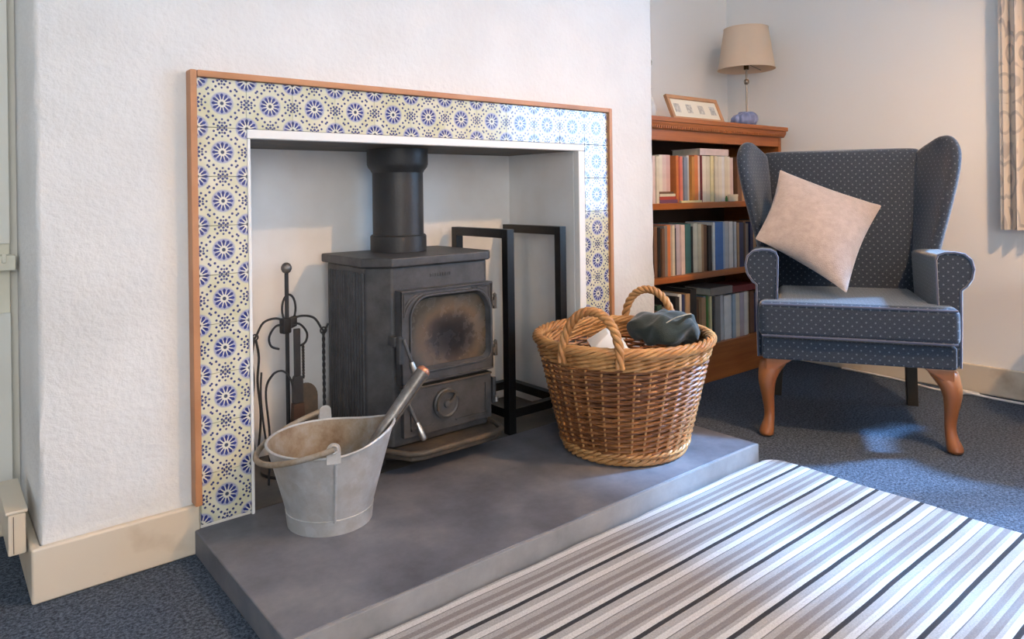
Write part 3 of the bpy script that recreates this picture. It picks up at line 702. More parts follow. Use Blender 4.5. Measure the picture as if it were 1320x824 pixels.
# ------------------------------------------------------------------ log basket
def basket():
    cx, cy = 1.050, -.254
    r = thing('log_basket', 'round brown woven willow log basket with two twisted handles', 'basket', (cx, cy, HZ))
    Hh = .296; R0, R1 = .160, .234
    def rad(z): t = z/Hh; return lerp(R0, R1, t**.85)
    NS = 34
    # stakes
    me = None
    for k in range(NS):
        a = 2*PI*(k+.5)/NS + random.uniform(-.012, .012)
        P = [((rad(z)+.0025)*math.cos(a+.10*z), (rad(z)+.0025)*math.sin(a+.10*z), z) for z in (.018, .08, .16, .24, Hh)]
        MB().tube(P, .0032, 6).build('stake', MT['pale_willow'], r, smooth=60)
    wv = MB(); rows = 33; z0, z1 = .030, .262; seg = NS*6
    for i in range(rows):
        z = lerp(z0, z1, i/(rows-1)); ph = PI*(i % 2); rr = .0042*random.uniform(.85, 1.12); P = []
        jz = random.uniform(-.0008, .0008)
        for k in range(seg):
            a = 2*PI*k/seg
            A = a*NS/2 + ph
            P.append(((rad(z)+.0040*math.cos(A)+.0004*random.uniform(-1, 1))*math.cos(a+PI/NS+.10*z), (rad(z)+.0040*math.cos(A))*math.sin(a+PI/NS+.10*z), z+jz+.0020*math.sin(A+.6)))
        wv.tube(P, rr, 5, closed=True)
    w_ = wv.build('weave', MT['willow'], r, smooth=60); w_['kind'] = 'stuff'
    def waling(name, z, n, rad0, rr, turns, mat, amp=.006, thick=.0052):
        for s in range(n):
            P = []
            N_ = turns*10
            for k in range(N_):
                a = 2*PI*k/N_; A = turns*a + 2*PI*s/n
                P.append(((rad0+amp*math.cos(A))*math.cos(a), (rad0+amp*math.cos(A))*math.sin(a), z+amp*1.0*math.sin(A)+random.uniform(-.0006, .0006)))
            MB().tube(P, thick, 6, closed=True).build(name, mat, r, smooth=60)
    waling('foot_braid', .014, 4, R0+.001, 0, 11, MT['pale_willow'], .0080, .0052)
    waling('foot_weaver', .030, 3, rad(.03)+.002, 0, 17, MT['pale_willow'], .005, .0040)
    for zz in (.268, .279, .290): waling('band_weaver', zz, 3, rad(zz)+.001, 0, 11, MT['pale_willow'], .0052, .0042)
    waling('rim_braid', .306, 6, R1+.004, 0, 9, MT['pale_willow'], .0105, .0050)
    MB().lathe([(R0-.01, .006), (R0-.01, .012)], n=40).build('basket_floor', MT['willow'], r)
    # woven handles, three twisted strands each
    v = Vector((.636, .772, 0)); sd = Vector((.772, -.636, 0))
    dirh = (sd*.48+v*.877).normalized()
    for s in (-1, 1):
        d = dirh*s; t = Vector((-d.y, d.x, 0))*s
        c = d*(R1+.002) + Vector((0, 0, .272))
        off = sd*0
        for q in range(3):
            P = []
            for k in range(61):
                u = k/60; a = PI*u; A = u*2*PI*5.5 + 2*PI*q/3
                base = c + t*(-.078*math.cos(a)) + Vector((0, 0, .134*math.sin(a)**.8 if 0 < u < 1 else 0)) - d*.012*math.sin(a)
                nrm = (Vector((0, 0, 1))*math.sin(a) - t*math.cos(a)).normalized()
                P.append(base + (nrm*math.cos(A)+d*math.sin(A))*.0062)
            MB().tube(P, .0068, 7).build('handle_strand', MT['pale_willow'], r, smooth=60)
    # what lies in the basket
    g = thing('folded_cloth', 'dark green crumpled cloth bag lying in the log basket', 'cloth', (cx, cy, HZ))
    ctr = Vector((.112, -.062, .322)); nu, nv = 30, 20; m = MB(); R = []
    rnd = random.Random(11); ph = [rnd.uniform(0, 6) for _ in range(8)]
    for i in range(nv+1):
        th = PI*i/nv; ring = []
        for k in range(nu):
            a = 2*PI*k/nu
            fold = 1+.09*math.sin(3*a+ph[0]+2*th)+.06*math.sin(5*a+ph[1]-3*th)+.05*math.sin(9*a+ph[2]+5*th)
            x_ = .098*math.sin(th)**.7*math.cos(a)*fold; y_ = .085*math.sin(th)**.7*math.sin(a)*fold
            z_ = .042*math.copysign(abs(math.cos(th))**.8, math.cos(th))*(1+.22*math.sin(4*a+ph[3])*math.sin(th)) + .010*math.sin(7*a+ph[4])*math.sin(th)**2 + .006*math.sin(x_*90+y_*60) - .014*(1-abs(math.sin(2.6*a+2.2*th+ph[5])))**3*math.sin(th)
            ring.append(ctr + sd*x_ + v*y_ + Vector((0, 0, z_)))
        R.append(ring)
    m.rings(R, True); o = m.build('bundle', MT['green_cloth'], g, smooth=80); subsurf(o, 1)
    fp = MB(); c2 = ctr + sd*.012 - v*.060 + Vector((0, 0, .020)); R = []
    for k in range(15):
        u = k/14; p = c2 + sd*lerp(-.040, .045, u) + Vector((0, 0, lerp(-.012, .022, u)+.006*math.sin(u*9)))
        R.append([p + v*.004*math.sin(u*7), p - v*.010 + Vector((0, 0, .013*math.sin(PI*u)+.003)), p - v*.016 + Vector((0, 0, -.002)), p - v*.006 + Vector((0, 0, -.010))])
    subsurf(fp.rings(R).build('fold', MT['green_cloth'], g, smooth=60), 1)
    MB().tube(spline([c2+sd*-.036-v*.012+Vector((0, 0, .000)), c2-v*.013+Vector((0, 0, .020)), c2+sd*.042-v*.012+Vector((0, 0, .030))], 6), .0016, 5).build('zip_edge', MT['dry_stem'], g, smooth=50)
    def log(loc, d, L, rad_, name, label, cat, mat, grp=None):
        d = Vector(d).normalized(); a = Vector(loc)-d*L/2
        t = thing(name, label, cat, (cx, cy, HZ), group=grp)
        rr_ = random.Random(int(L*1e4)); pts = [a+d*L*i/6 for i in range(7)]
        MB().tube(pts, [rad_*rr_.uniform(.94, 1.06) for _ in pts], 12).build('bark', mat, t, smooth=50)
        for e in (pts[0]-d*.0006, pts[-1]+d*.0006): MB().tube([e-d*.0005, e+d*.0005], rad_*.9, 12).build('cut_end', MT['frame_wood'], t)
    log((0, .052, .059), (1, .02, .0), .25, .045, 'fire_log', 'short split log lying deep in the basket under the paper', 'log', MT['mahogany_dark'])
    log((.01, -.052, .057), (1, -.03, 0), .24, .043, 'fire_log', 'short round log deep in the basket under the green cloth', 'log', MT['mahogany_dark'])
    log((-.055, 0, .154), (.04, 1, 0), .27, .047, 'fire_log', 'thick log lying across the others in the basket', 'log', MT['mahogany_dark'])
    log((.056, 0, .156), (-.03, 1, 0), .275, .048, 'fire_log', 'log propping up the green cloth in the basket', 'log', MT['mahogany_dark'])
    log((-.04, .065, .238), (1, .3, 0), .25, .032, 'fire_log', 'thin log under the white paper in the basket', 'log', MT['mahogany_dark'])
    pp = MB(); b = Vector((-.072, -.010, .285))
    pp.add([b+sd*-.045+v*-.03+Vector((0, 0, .0)), b+sd*.055+v*-.02+Vector((0, 0, -.002)), b+sd*.05+v*.05+Vector((0, 0, .012)), b+sd*.0+v*.04+Vector((0, 0, .046)), b+sd*-.055+v*.05+Vector((0, 0, .01)),
            b+sd*.0+v*-.01+Vector((0, 0, .040))], [(0, 1, 5), (1, 2, 3, 5), (5, 3, 4, 0), (0, 4, 3, 2, 1)])
    me = pp.mesh('paper', bevel=.003, seg=2, smooth=40)
    o = ob('crumpled_paper', me, MT['paper']); o.location = (cx, cy, HZ)
    tag(o, 'folded white newspaper lying in the log basket beside a handle', 'paper')
basket()

# ------------------------------------------------------------------ rug
def rug():
    x0, x1, y0, y1, h = -.25, 1.372, -1.75, -.505, .011
    nx, ny = 60, 40; P = []; rc = .05
    out = []
    N_ = 40
    for k in range(N_+1): out.append((lerp(x0, x1-rc, k/N_), y1 + .0014*math.sin(k*.9)+.0008*math.sin(k*2.3)))
    for k in range(1, 8): a = math.radians(90-90*k/8); out.append((x1-rc+rc*math.cos(a), y1-rc+rc*math.sin(a)))
    for k in range(N_+1): out.append((x1+.003*math.sin(k*.7), lerp(y1-rc, y0, k/N_)))
    out.append((x0, y0))
    out = out[::-1]
    m = MB(); oy = -.4937
    m.rings([[(x, y-oy, 0) for x, y in out], [(x, y-oy, h*.7) for x, y in out], [(x-.003*(1 if x > .5 else -1), y-oy-.003*(1 if y > -1 else -1), h) for x, y in out]])
    o = m.build('striped_rug', MT['striped_rug'], smooth=35); o.location = (0, oy, .0)
    tag(o, 'grey white and charcoal striped woven rug on the carpet before the hearth', 'rug')
rug()

# ------------------------------------------------------------------ wing armchair.  local x = its right hand as seen, local -y = front, feet line y = 0
def armchair():
    FX = .247
    ang = math.atan2(-.86295, .50528)
    r = thing('wing_armchair', 'navy spotted fabric wing armchair on cabriole legs in the corner', 'armchair', (1.6882, -.6016, 0), ang)
    F = MT['navy_fabric']
    def part(m, name, sub=2, parent=r, mat=F, bevel=0, seg=3, sm=None):
        o = m.build(name, mat, parent, bevel=bevel, seg=seg, smooth=sm)
        boxuv(o)
        if sub: subsurf(o, sub)
        return o
    # front rail and side rails
    part(MB().prism([(-.262, -.030), (.258, -.030), (.262, .43), (-.262, .43)], .240, .306, 'xy'), 'seat_rail', 0, bevel=.008)
    # T shaped seat cushion
    tp = [(-.272, -.048), (.266, -.048), (.268, .050), (.214, .056), (.212, .385), (-.214, .385), (-.216, .056), (-.272, .050)]
    part(MB().prism(tp, .308, .418, 'xy'), 'seat_cushion', 0, bevel=.024, seg=5)
    for z in (.315, .410):
        pt = [(x*.975 if abs(x) > .25 else x*.98, y+(.006 if y < 0 else -.004), z) for x, y in tp]
        if z > .4: pt = [(x, y-.004 if y < 0 else y, z+.001) for x, y, _ in pt]
        MB().tube([(-.262, -.044, z), (-.13, -.047, z+.001), (0, -.0475, z+.002), (.13, -.047, z+.001), (.257, -.044, z)], .0035, 6).build('piping', MT['navy_piping'], r, smooth=60)
    # back: reclined slab, rings over z
    R = []
    for z, w_, yf, th in ((.33, .245, .36, .09), (.37, .248, .365, .10), (.48, .250, .375, .105), (.62, .252, .395, .10), (.76, .258, .42, .09), (.86, .262, .440, .075), (.892, .262, .450, .055), (.900, .258, .462, .03)):
        zz = z
        yb = yf+th
        R.append([(-w_, yf+.02, zz), (-w_*.6, yf-.004, zz-.004*(z > .85)), (0, yf-.010, zz-.008*(z > .85)), (w_*.6, yf-.004, zz-.004*(z > .85)), (w_, yf+.02, zz), (w_, yb, zz), (0, yb+.008, zz), (-w_, yb, zz)])
    part(MB().rings(R), 'backrest', 2)
    # wings
    for s in (-1, 1):
        R = []
        #      z    s_front  y_front  s_back  y_back  thickness
        tab = ((.470, .236, .215, .222, .46, .040), (.520, .246, .222, .226, .46, .046), (.600, .268, .232, .232, .465, .050), (.700, .296, .240, .238, .475, .054),
               (.800, .322, .252, .244, .485, .056), (.870, .334, .268, .248, .495, .056), (.915, .326, .296, .250, .498, .050), (.938, .306, .335, .250, .495, .036))
        for z, sf, yf, sb, yb, th in tab:
            ring = []
            dx, dy = sf-sb, yf-yb; L = math.hypot(dx, dy); ux, uy = dx/L, dy/L; nx, ny = -uy, ux    # nx points outward
            if nx < 0: nx, ny = -nx, -ny
            dip = .085 if z > .85 else 0
            def P(t, o):
                bow = .012*math.sin(PI*t)
                zz = z - (max(0, 1-t)**1.4)*(.058*max(0, (z-.80)/.138)) 
                return (s*(sb+dx*t+nx*(o+bow)), yb+dy*t+ny*(o+bow), zz)
            h = th/2
            ring = [P(0, -h), P(.35, -h), P(.70, -h), P(.93, -h*.8), P(1.02, 0), P(.93, h*.8), P(.70, h), P(.35, h), P(0, h)]
            R.append(ring if s > 0 else ring)
        part(MB().rings(R), 'wing', 2)
    # arms with scrolled fronts
    prof = [(.222, .240), (.274, .240), (.276, .36), (.277, .462), (.290, .474), (.304, .496), (.309, .524), (.303, .550), (.286, .566), (.262, .571), (.236, .570), (.220, .563), (.214, .548), (.216, .48), (.220, .36)]
    for s in (-1, 1):
        q = [(s*a, b) for a, b in prof]
        R = []
        for y, k in ((.010, 0), (.024, 0), (.14, -.004), (.28, -.010), (.43, -.016)):
            R.append([(x, y, z+(k if z > .45 else 0)) for x, z in q])
        part(MB().rings(R), 'arm', 0, bevel=.007, seg=3, sm=50)
        MB().tube([(x, .0085, z) for x, z in q], .0034, 6, closed=True).build('piping', MT['navy_piping'], r, smooth=60)
    # cabriole front legs
    for s in (-1, 1):
        ctr = s*FX
        sec = []   # (z, dx outward, dy forward, rx, ry)
        for z, dx, dy, a, b in ((.238, -.022, .018, .044, .030), (.215, -.014, .014, .040, .034), (.190, -.001, .004, .031, .030), (.160, .004, -.002, .025, .025), (.115, .000, .002, .0185, .0185), (.070, -.004, .005, .0150, .0150),
                            (.045, -.002, .001, .0165, .0170), (.026, .004, -.008, .021, .024), (.010, .006, -.011, .0235, .028), (.0, .005, -.009, .019, .022)):
            sec.append([(ctr+s*dx+a*math.cos(2*PI*k/14), dy+b*math.sin(2*PI*k/14), z) for k in range(14)])
        o = MB().rings(sec).build('front_leg', MT['leg_wood'], r, smooth=60); subsurf(o, 1)
        o = MB().prism([(s*(FX-.072), .240), (s*(FX+.006), .240), (s*(FX+.006), .205), (s*(FX-.010), .196), (s*(FX-.038), .216), (s*(FX-.060), .230)], -.020, .022).build('knee_block', MT['leg_wood'], r, bevel=.005)
    for s in (-1, 1):
        R = [[(s*(.212+d)+a*.017, y+b*.017, z) for a, b in ((-1, -1), (1, -1), (1, 1), (-1, 1))] for z, y, d in ((.245, .425, 0), (.12, .440, .003), (0, .470, .010))]
        MB().rings(R).build('rear_leg', MT['dark_leg'], r, bevel=.002)
    return r
chair = armchair()

def pillow():
    # corners in the chair's own frame: (x, y, z)
    C = {'tl': Vector((-.208, .325, .838)), 'tr': Vector((.128, .318, .704)), 'br': Vector((-.012, .058, .424)), 'bl': Vector((-.292, .125, .594))}
    n = 18; nrm = (C['tr']-C['tl']).cross(C['bl']-C['tl']).normalized()
    if nrm.y > 0: nrm = -nrm
    def base(u, v):
        p = (C['tl']*(1-u)+C['tr']*u)*(1-v)+(C['bl']*(1-u)+C['br']*u)*v
        c = (C['tl']+C['tr']+C['bl']+C['br'])/4
        pinch = .11*(math.sin(PI*u)**.8*abs(2*v-1)**3+math.sin(PI*v)**.8*abs(2*u-1)**3)
        return p + (c-p)*pinch
    vs = []; fs = []; idx = {}
    for side in (1, -1):
        for i in range(n+1):
            for j in range(n+1):
                u, v = i/n, j/n; e = i in (0, n) or j in (0, n)
                if side < 0 and e: idx[side, i, j] = idx[1, i, j]; continue
                b = (math.sin(PI*u)**.62)*(math.sin(PI*v)**.62)
                t = .060*b + .004*math.sin(9*u+4*v)*b
                idx[side, i, j] = len(vs); vs.append(base(u, v)+nrm*t*side)
        for i in range(n):
            for j in range(n):
                q = (idx[side, i, j], idx[side, i+1, j], idx[side, i+1, j+1], idx[side, i, j+1])
                fs.append(q if side > 0 else q[::-1])
    mw = Matrix.Translation((1.6882, -.6016, 0)) @ Matrix.Rotation(math.atan2(-.86295, .50528), 4, 'Z')
    ctr = Vector((-.10, .20, .42)); mm = MB().add([p-ctr for p in vs], fs)
    o = mm.build('scatter_cushion', MT['plush'], smooth=80); o.location = mw @ ctr; o.rotation_euler = (0, 0, math.atan2(-.86295, .50528)); subsurf(o, 1)
    tag(o, 'beige pink plush scatter cushion tilted on the navy armchair', 'cushion')
pillow()

# ------------------------------------------------------------------ bookcase
KX0, KX1, KY0, KY1 = 1.555, 2.470, .075, .365
SH = (.150, .438, .712)            # shelf top surfaces
def bookcase():
    r = thing('bookcase', 'mahogany open bookcase with dentil cornice in the alcove', 'bookcase', ((KX0+KX1)/2, 0, 0))
    ox = (KX0+KX1)/2; W = MT['mahogany']
    def b(name, x0, x1, y0, y1, z0, z1, mat=W, bev=.003, par=r): return MB().box(x0-ox, x1-ox, y0, y1, z0, z1).build(name, mat, par, bevel=bev)
    b('side_panel', KX0, KX0+.022, KY0, KY1, 0, .985); b('side_panel', KX1-.022, KX1, KY0, KY1, 0, .985)
    b('back_panel', KX0+.022, KX1-.022, KY1-.008, KY1, .06, .985, MT['mahogany_dark'], 0)
    for z in SH: b('shelf', KX0+.022, KX1-.022, KY0+.004, KY1-.008, z-.024, z)
    b('plinth', KX0+.022, KX1-.022, KY0+.010, KY0+.030, 0, SH[0]-.024)
    f = b('frieze', KX0+.022, KX1-.022, KY0, KY0+.022, .944, .990)
    b('top_board', KX0-.022, KX1+.022, KY0-.022, KY1+.01, 1.012, 1.030)
    cz = MB().prism([(KY0-.006, .985), (KY0-.016, 1.000), (KY0-.018, 1.012), (KY1, 1.012), (KY1, .985)], KX0-.014-ox, KX1+.014-ox, 'yz')
    cn = cz.build('cornice', W, r, bevel=.002)
    de = MB().box(-.0036, .0036, KY0-.012, KY0-.002, .9885, .9995).mesh('dentil')
    n = int((KX1-KX0)/.0125)
    for k in range(n):
        d = ob('dentil', de, W, cn); d.location = (KX0+.008+k*.0125-ox, -.0035, 0)
bookcase()

CN = {'white': (.72, .71, .68), 'cream': (.66, .60, .46), 'pale yellow': (.66, .60, .34), 'pink': (.62, .40, .36), 'pale pink': (.66, .52, .48), 'orange': (.58, .19, .06), 'amber': (.50, .22, .05),
      'red': (.42, .06, .04), 'coral': (.60, .18, .14), 'slate blue': (.20, .25, .33), 'light grey': (.50, .51, .52), 'brown': (.16, .08, .045), 'dark green': (.03, .07, .05), 'teal': (.05, .17, .17),
      'lilac': (.48, .43, .50), 'black': (.02, .02, .022), 'navy': (.02, .035, .11), 'blue': (.05, .16, .42), 'pale blue': (.35, .45, .55), 'tan': (.42, .27, .15), 'purple': (.17, .07, .13), 'grey': (.20, .19, .18),
      'maroon': (.16, .02, .025), 'green': (.08, .22, .05), 'ivory': (.72, .67, .55)}
BM = {}
for k, c in CN.items(): BM[k] = simple('book_cover '+k, c, .5, var=.10, vscale=25).m
def book(name, x0, x1, y0, z0, h, dep, col, label, grp, lie=False, cat='book'):
    """upright: spine faces -y, thickness x1-x0, height h. lying: width x1-x0, thickness h."""
    o = bpy.data.objects.new(name, None)
    cx = (x0+x1)/2; w = (x1-x0)/2; t = .0022
    m = MB()
    if not lie:
        m.box(-w, -w+t, 0, dep, 0, h); m.box(w-t, w, 0, dep, 0, h); m.box(-w+t, w-t, 0, t, 0, h)
        pg = MB().box(-w+t, w-t, t, dep-.004, .003, h-.004)
    else:
        m.box(-w, w, 0, dep, 0, t); m.box(-w, w, 0, dep, h-t, h); m.box(-w, w, 0, t, t, h-t)
        pg = MB().box(-w+.003, w-.003, t, dep-.004, t, h-t)
    o = m.build(name, BM[col]); o.location = (cx, y0, z0)
    tag(o, label, cat, grp)
    pg.build('page_block', MT['page_edges'], o)
def row(specs, z, shelf, y0=.092):
    n = len(specs)
    for i, (a, b, h, c) in enumerate(specs):
        nb = [specs[j][3] for j in (i-1, i+1) if 0 <= j < n]
        size = 'tall ' if h > .198 else ('short ' if h < .165 else '')
        thick = 'thick ' if b-a > .034 else ('thin ' if b-a < .018 else '')
        where = f"between {nb[0]} and {nb[1]}" if len(nb) == 2 else f"at the row end by {nb[0]}"
        book('book', a+.0006, b-.0006, y0+random.uniform(-.004, .012), z, h, .135+random.uniform(-.01, .02), c, f"{size}{thick}{c} book upright on the {shelf} shelf {where}", f'books on the {shelf} shelf')
def fill(cols, x0, x1, hs):
    w = [random.uniform(.8, 1.2) for _ in cols]; k = (x1-x0)/sum(w); out = []; x = x0
    for c, q in zip(cols, w): out.append((x, x+q*k, random.uniform(*hs), c)); x += q*k
    return out
# hidden left end of each shelf first, then what the photograph shows
top_l = fill(['white', 'grey', 'pale pink', 'cream'], 1.582, 1.650, (.170, .178)) 
row(top_l, SH[2], 'top')
for i, (h, c, w) in enumerate(((.013, 'purple', .105), (.012, 'red', .100), (.010, 'cream', .098), (.008, 'brown', .092))):
    zz = SH[2]+sum((.013, .012, .010, .008)[:i])
    book('book', 1.655, 1.655+w-.003*i, .096, zz, h, .13, c, f"{c} book lying flat in the small pile on the top shelf", 'pile on the top shelf', True)
pz = SH[2]+.0435
for a, b, c in ((1.657, 1.676, 'ivory'), (1.676, 1.699, 'pale pink'), (1.699, 1.722, 'pink')):
    book('book', a, b, .100, pz, .138, .12, c, f"{c} paperback standing on the small flat pile on the top shelf", 'paperbacks on the flat pile')
row([(1.760, 1.775, .180, 'orange'), (1.775, 1.791, .176, 'coral'), (1.791, 1.804, .178, 'pink'), (1.804, 1.826, .175, 'slate blue'), (1.826, 1.842, .182, 'light grey'), (1.842, 1.860, .178, 'amber'), (1.860, 1.884, .184, 'orange'), (1.884, 1.893, .181, 'brown')], SH[2], 'top')
row([(1.898, 1.912, .183, 'pale pink'), (1.912, 1.922, .185, 'maroon'), (1.922, 1.950, .184, 'ivory'), (1.950, 1.976, .183, 'cream'), (1.976, 1.998, .185, 'pale yellow'), (1.998, 2.022, .184, 'cream'), (2.022, 2.046, .183, 'ivory'), (2.046, 2.068, .184, 'white'), (2.068, 2.092, .185, 'cream'), (2.092, 2.112, .183, 'ivory'), (2.112, 2.140, .180, 'pale pink')], SH[2], 'top')
row(fill(['brown', 'tan', 'navy', 'grey', 'red', 'cream', 'black', 'teal', 'tan'], 2.150, 2.430, (.17, .19)), SH[2], 'top')
book('book', 1.902, 2.095, .094, SH[2]+.1855, .026, .14, 'pale pink', 'large pale pink book lying across the cream row on the top shelf', 'books lying on the cream row', True)
book('book', 1.762, 1.890, .0795, SH[2], .008, .012, 'pale yellow', 'thin pale yellow booklet lying along the front edge of the top shelf', None, True, 'booklet')
m = MB().lathe([(.010, 0), (.013, .004), (.012, .018), (.007, .024), (.007, .030)], n=14); o = m.build('green_ornament', BM['green'], smooth=50); o.location = (2.060, .083-.0, SH[2]); o.scale = (.4, .4, .75); tag(o, 'tiny green bottle ornament in front of the cream books', 'ornament')
m = MB(); m.box(-.028, .028, 0, .011, 0, .026); m.box(-.029, .029, -.0005, .0115, .020, .028); o = m.build('small_box', BM['cream'], bevel=.001); o.location = (2.108, .0785, SH[2]); tag(o, 'small cream box at the front of the top shelf', 'box')
# second shelf
row(fill(['black', 'grey', 'brown'], 1.580, 1.640, (.17, .19)) + [(1.640, 1.655, .185, 'black'), (1.655, 1.672, .180, 'brown'), (1.672, 1.692, .190, 'grey'), (1.692, 1.718, .192, 'orange'), (1.718, 1.733, .190, 'cream'), (1.733, 1.752, .178, 'black'),
     (1.752, 1.774, .192, 'lilac'), (1.774, 1.796, .190, 'pale pink'), (1.796, 1.812, .176, 'dark green'), (1.812, 1.826, .190, 'teal'), (1.826, 1.848, .192, 'teal'), (1.848, 1.862, .180, 'black'), (1.862, 1.886, .191, 'ivory'), (1.886, 1.906, .189, 'cream'),
     (1.906, 1.928, .186, 'tan'), (1.928, 1.952, .184, 'brown'), (1.952, 1.976, .180, 'black'), (1.976, 1.990, .192, 'white'), (1.990, 2.042, .193, 'blue'), (2.042, 2.068, .190, 'pale blue'), (2.068, 2.098, .192, 'light grey'), (2.098, 2.126, .190, 'white'),
     (2.126, 2.144, .188, 'light grey'), (2.144, 2.160, .184, 'tan'), (2.160, 2.188, .184, 'navy'), (2.188, 2.206, .182, 'black'), (2.206, 2.225, .186, 'brown')] + fill(['grey', 'navy', 'tan', 'black', 'cream', 'red', 'grey', 'brown'], 2.225, 2.430, (.17, .19)), SH[1], 'middle')
# bottom shelf
row(fill(['black', 'brown', 'dark green', 'grey', 'navy', 'maroon'], 1.580, 1.735, (.16, .19)) + [(1.735, 1.760, .205, 'black'), (1.760, 1.784, .212, 'white'), (1.784, 1.804, .208, 'navy'), (1.804, 1.830, .210, 'tan'), (1.830, 1.868, .226, 'black'), (1.868, 1.892, .180, 'brown'),
     (1.892, 1.920, .186, 'tan'), (1.920, 1.938, .188, 'slate blue'), (1.938, 1.952, .188, 'green'), (1.952, 1.966, .186, 'pale yellow'), (1.966, 1.982, .184, 'black'), (1.982, 2.020, .184, 'grey'), (2.020, 2.052, .182, 'light grey'),
     (2.052, 2.104, .178, 'white'), (2.104, 2.126, .180, 'pale blue'), (2.126, 2.160, .180, 'ivory'), (2.160, 2.190, .180, 'lilac'), (2.190, 2.216, .182, 'white'), (2.216, 2.236, .180, 'cream')] + fill(['brown', 'navy', 'grey', 'black', 'tan', 'maroon'], 2.236, 2.430, (.16, .185)), SH[0], 'bottom')
book('book', 1.955, 2.105, .090, SH[0]+.1875, .030, .13, 'grey', 'grey book lying flat on top of the bottom shelf row', 'books lying on the bottom row', True)
book('book', 2.110, 2.280, .092, SH[0]+.1850, .026, .13, 'maroon', 'dark red book lying flat on top of the bottom shelf row', 'books lying on the bottom row', True)

# ------------------------------------------------------------------ things on the bookcase
TOPZ = 1.030
def lamp():
    x, y = 2.378, .185
    r = thing('table_lamp', 'slim metal table lamp with a beige tapered shade on the bookcase', 'lamp', (x, y, TOPZ))
    MB().lathe([(.055, 0), (.055, .006), (.02, .012), (.006, .018)], n=28).build('lamp_base', MT['nickel'], r, smooth=40)
    MB().tube([(0, 0, .015), (0, 0, .292)], .0042, 10).build('stem', MT['nickel'], r, smooth=50)
    MB().lathe([(.004, -.013), (.0095, -.009), (.0125, 0), (.0095, .009), (.004, .013)], (0, 0, .208), 16).build('knob', MT['nickel'], r, smooth=70)
    MB().lathe([(.011, .262), (.011, .290), (.007, .294)], n=14).build('lamp_holder', MT['dark_brass'], r, smooth=50)
    n = 48
    prof = [(.122, .262), (.094, .445), (.0925, .445), (.1205, .262)]
    sh = MB().rings([[(a*math.cos(2*PI*k/n), a*math.sin(2*PI*k/n), b) for k in range(n)] for a, b in prof], closed=True).build('lamp_shade', MT['lamp_fabric'], r, smooth=60)
    for z, q in ((.263, .1225), (.444, .0945)):
        MB().tube([(q*math.cos(2*PI*k/n), q*math.sin(2*PI*k/n), z) for k in range(n)], .0016, 6, closed=True).build('shade_trim', MT['lamp_fabric'], sh, smooth=60)
    sp = MB()
    for k in range(3): a = 2*PI*k/3; sp.tube([(0, 0, .290), (.118*math.cos(a), .118*math.sin(a), .272)], .0013, 5)
    sp.build('shade_carrier', MT['dark_brass'], r)
    MB().lathe([(.012, .292), (.028, .315), (.031, .335), (.022, .36), (.006, .37)], n=18).build('bulb', MT['window_white'], r, smooth=70)
lamp()
def picture():
    x0, x1, y = 1.772, 2.106, .118
    r = thing('picture_frame', 'low wooden picture frame with a row of small prints leaning on the bookcase', 'picture frame', ((x0+x1)/2, y, TOPZ))
    w = (x1-x0)/2; h = .112; q = .016
    lean = Matrix.Rotation(-.40, 4, 'X'); 
    for (a, b, c, d) in ((-w, w, 0, q), (-w, w, h-q, h), (-w, -w+q, q, h-q), (w-q, w, q, h-q)):
        MB().box(a, b, -.006, .008, c, d).build('frame_rail', MT['frame_wood'], r, bevel=.002, xf=lean)
    MB().box(-w+q, w-q, .000, .006, q, h-q).build('mount', MT['mount_board'], r, xf=lean)
    for k in range(4):
        cx = -w+q+.035+k*(2*w-2*q-.07)/3
        MB().box(cx-.017, cx+.017, -.0008, .0002, .038, .076).build('print', MT['print_grey'], r, xf=lean)
    MB().box(-.02, .02, .009, .012, .01, h*.8).build('strut', MT['mahogany_dark'], r, xf=Matrix.Rotation(-.6, 4, 'X') @ Matrix.Translation((0, .016, 0)))
picture()
def ornament():
    r = thing('ribbed_ornament', 'small blue ribbed shell like ornament in front of the table lamp', 'ornament', (2.262, .125, TOPZ))
    R = []; n = 48
    for t, (rad_, z) in enumerate(((.046, 0), (.056, .006), (.064, .022), (.062, .038), (.052, .050), (.036, .056), (.026, .050), (.012, .044))):
        fl = .09 if t in (2, 3, 4, 5, 6) else .03
        R.append([(rad_*(1+fl*math.cos(12*2*PI*k/n))*math.cos(2*PI*k/n), .75*rad_*(1+fl*math.cos(12*2*PI*k/n))*math.sin(2*PI*k/n), z+(.006*math.cos(2*PI*k/n+.6) if t > 1 else 0)) for k in range(n)])
    MB().rings(R).build('ribbed_body', MT['blue_glaze'], r, smooth=60)
    MB().lathe([(.026, .046), (.027, .054), (.023, .060), (.019, .058)], n=24).build('mouth', MT['blue_glaze'], r, smooth=50)
    r = thing('bud_vase', 'pale grey glazed bud vase with dried stems at the bookcase end', 'vase', (1.690, .175, TOPZ))
    MB().lathe([(.018, 0), (.026, .012), (.032, .038), (.030, .060), (.020, .080), (.012, .094), (.011, .112), (.014, .120), (.010, .119), (.009, .1)], n=28).build('vase_body', MT['pot_glaze'], r, smooth=60)
    for k, (dx, dy, hh) in enumerate(((.010, .004, .235), (-.010, .010, .20), (.004, -.010, .215))):
        st = MB().tube(spline([(0, 0, .08), (dx*.4, dy*.4, .14), (dx, dy, hh)], 5), .0018, 5).build('dried_stem', MT['dry_stem'], r, smooth=50)
        MB().lathe([(.001, -.012), (.006, -.004), (.007, .006), (.001, .022)], (dx, dy, hh), 8).build('seed_head', MT['dry_stem'], st, smooth=60)
ornament()

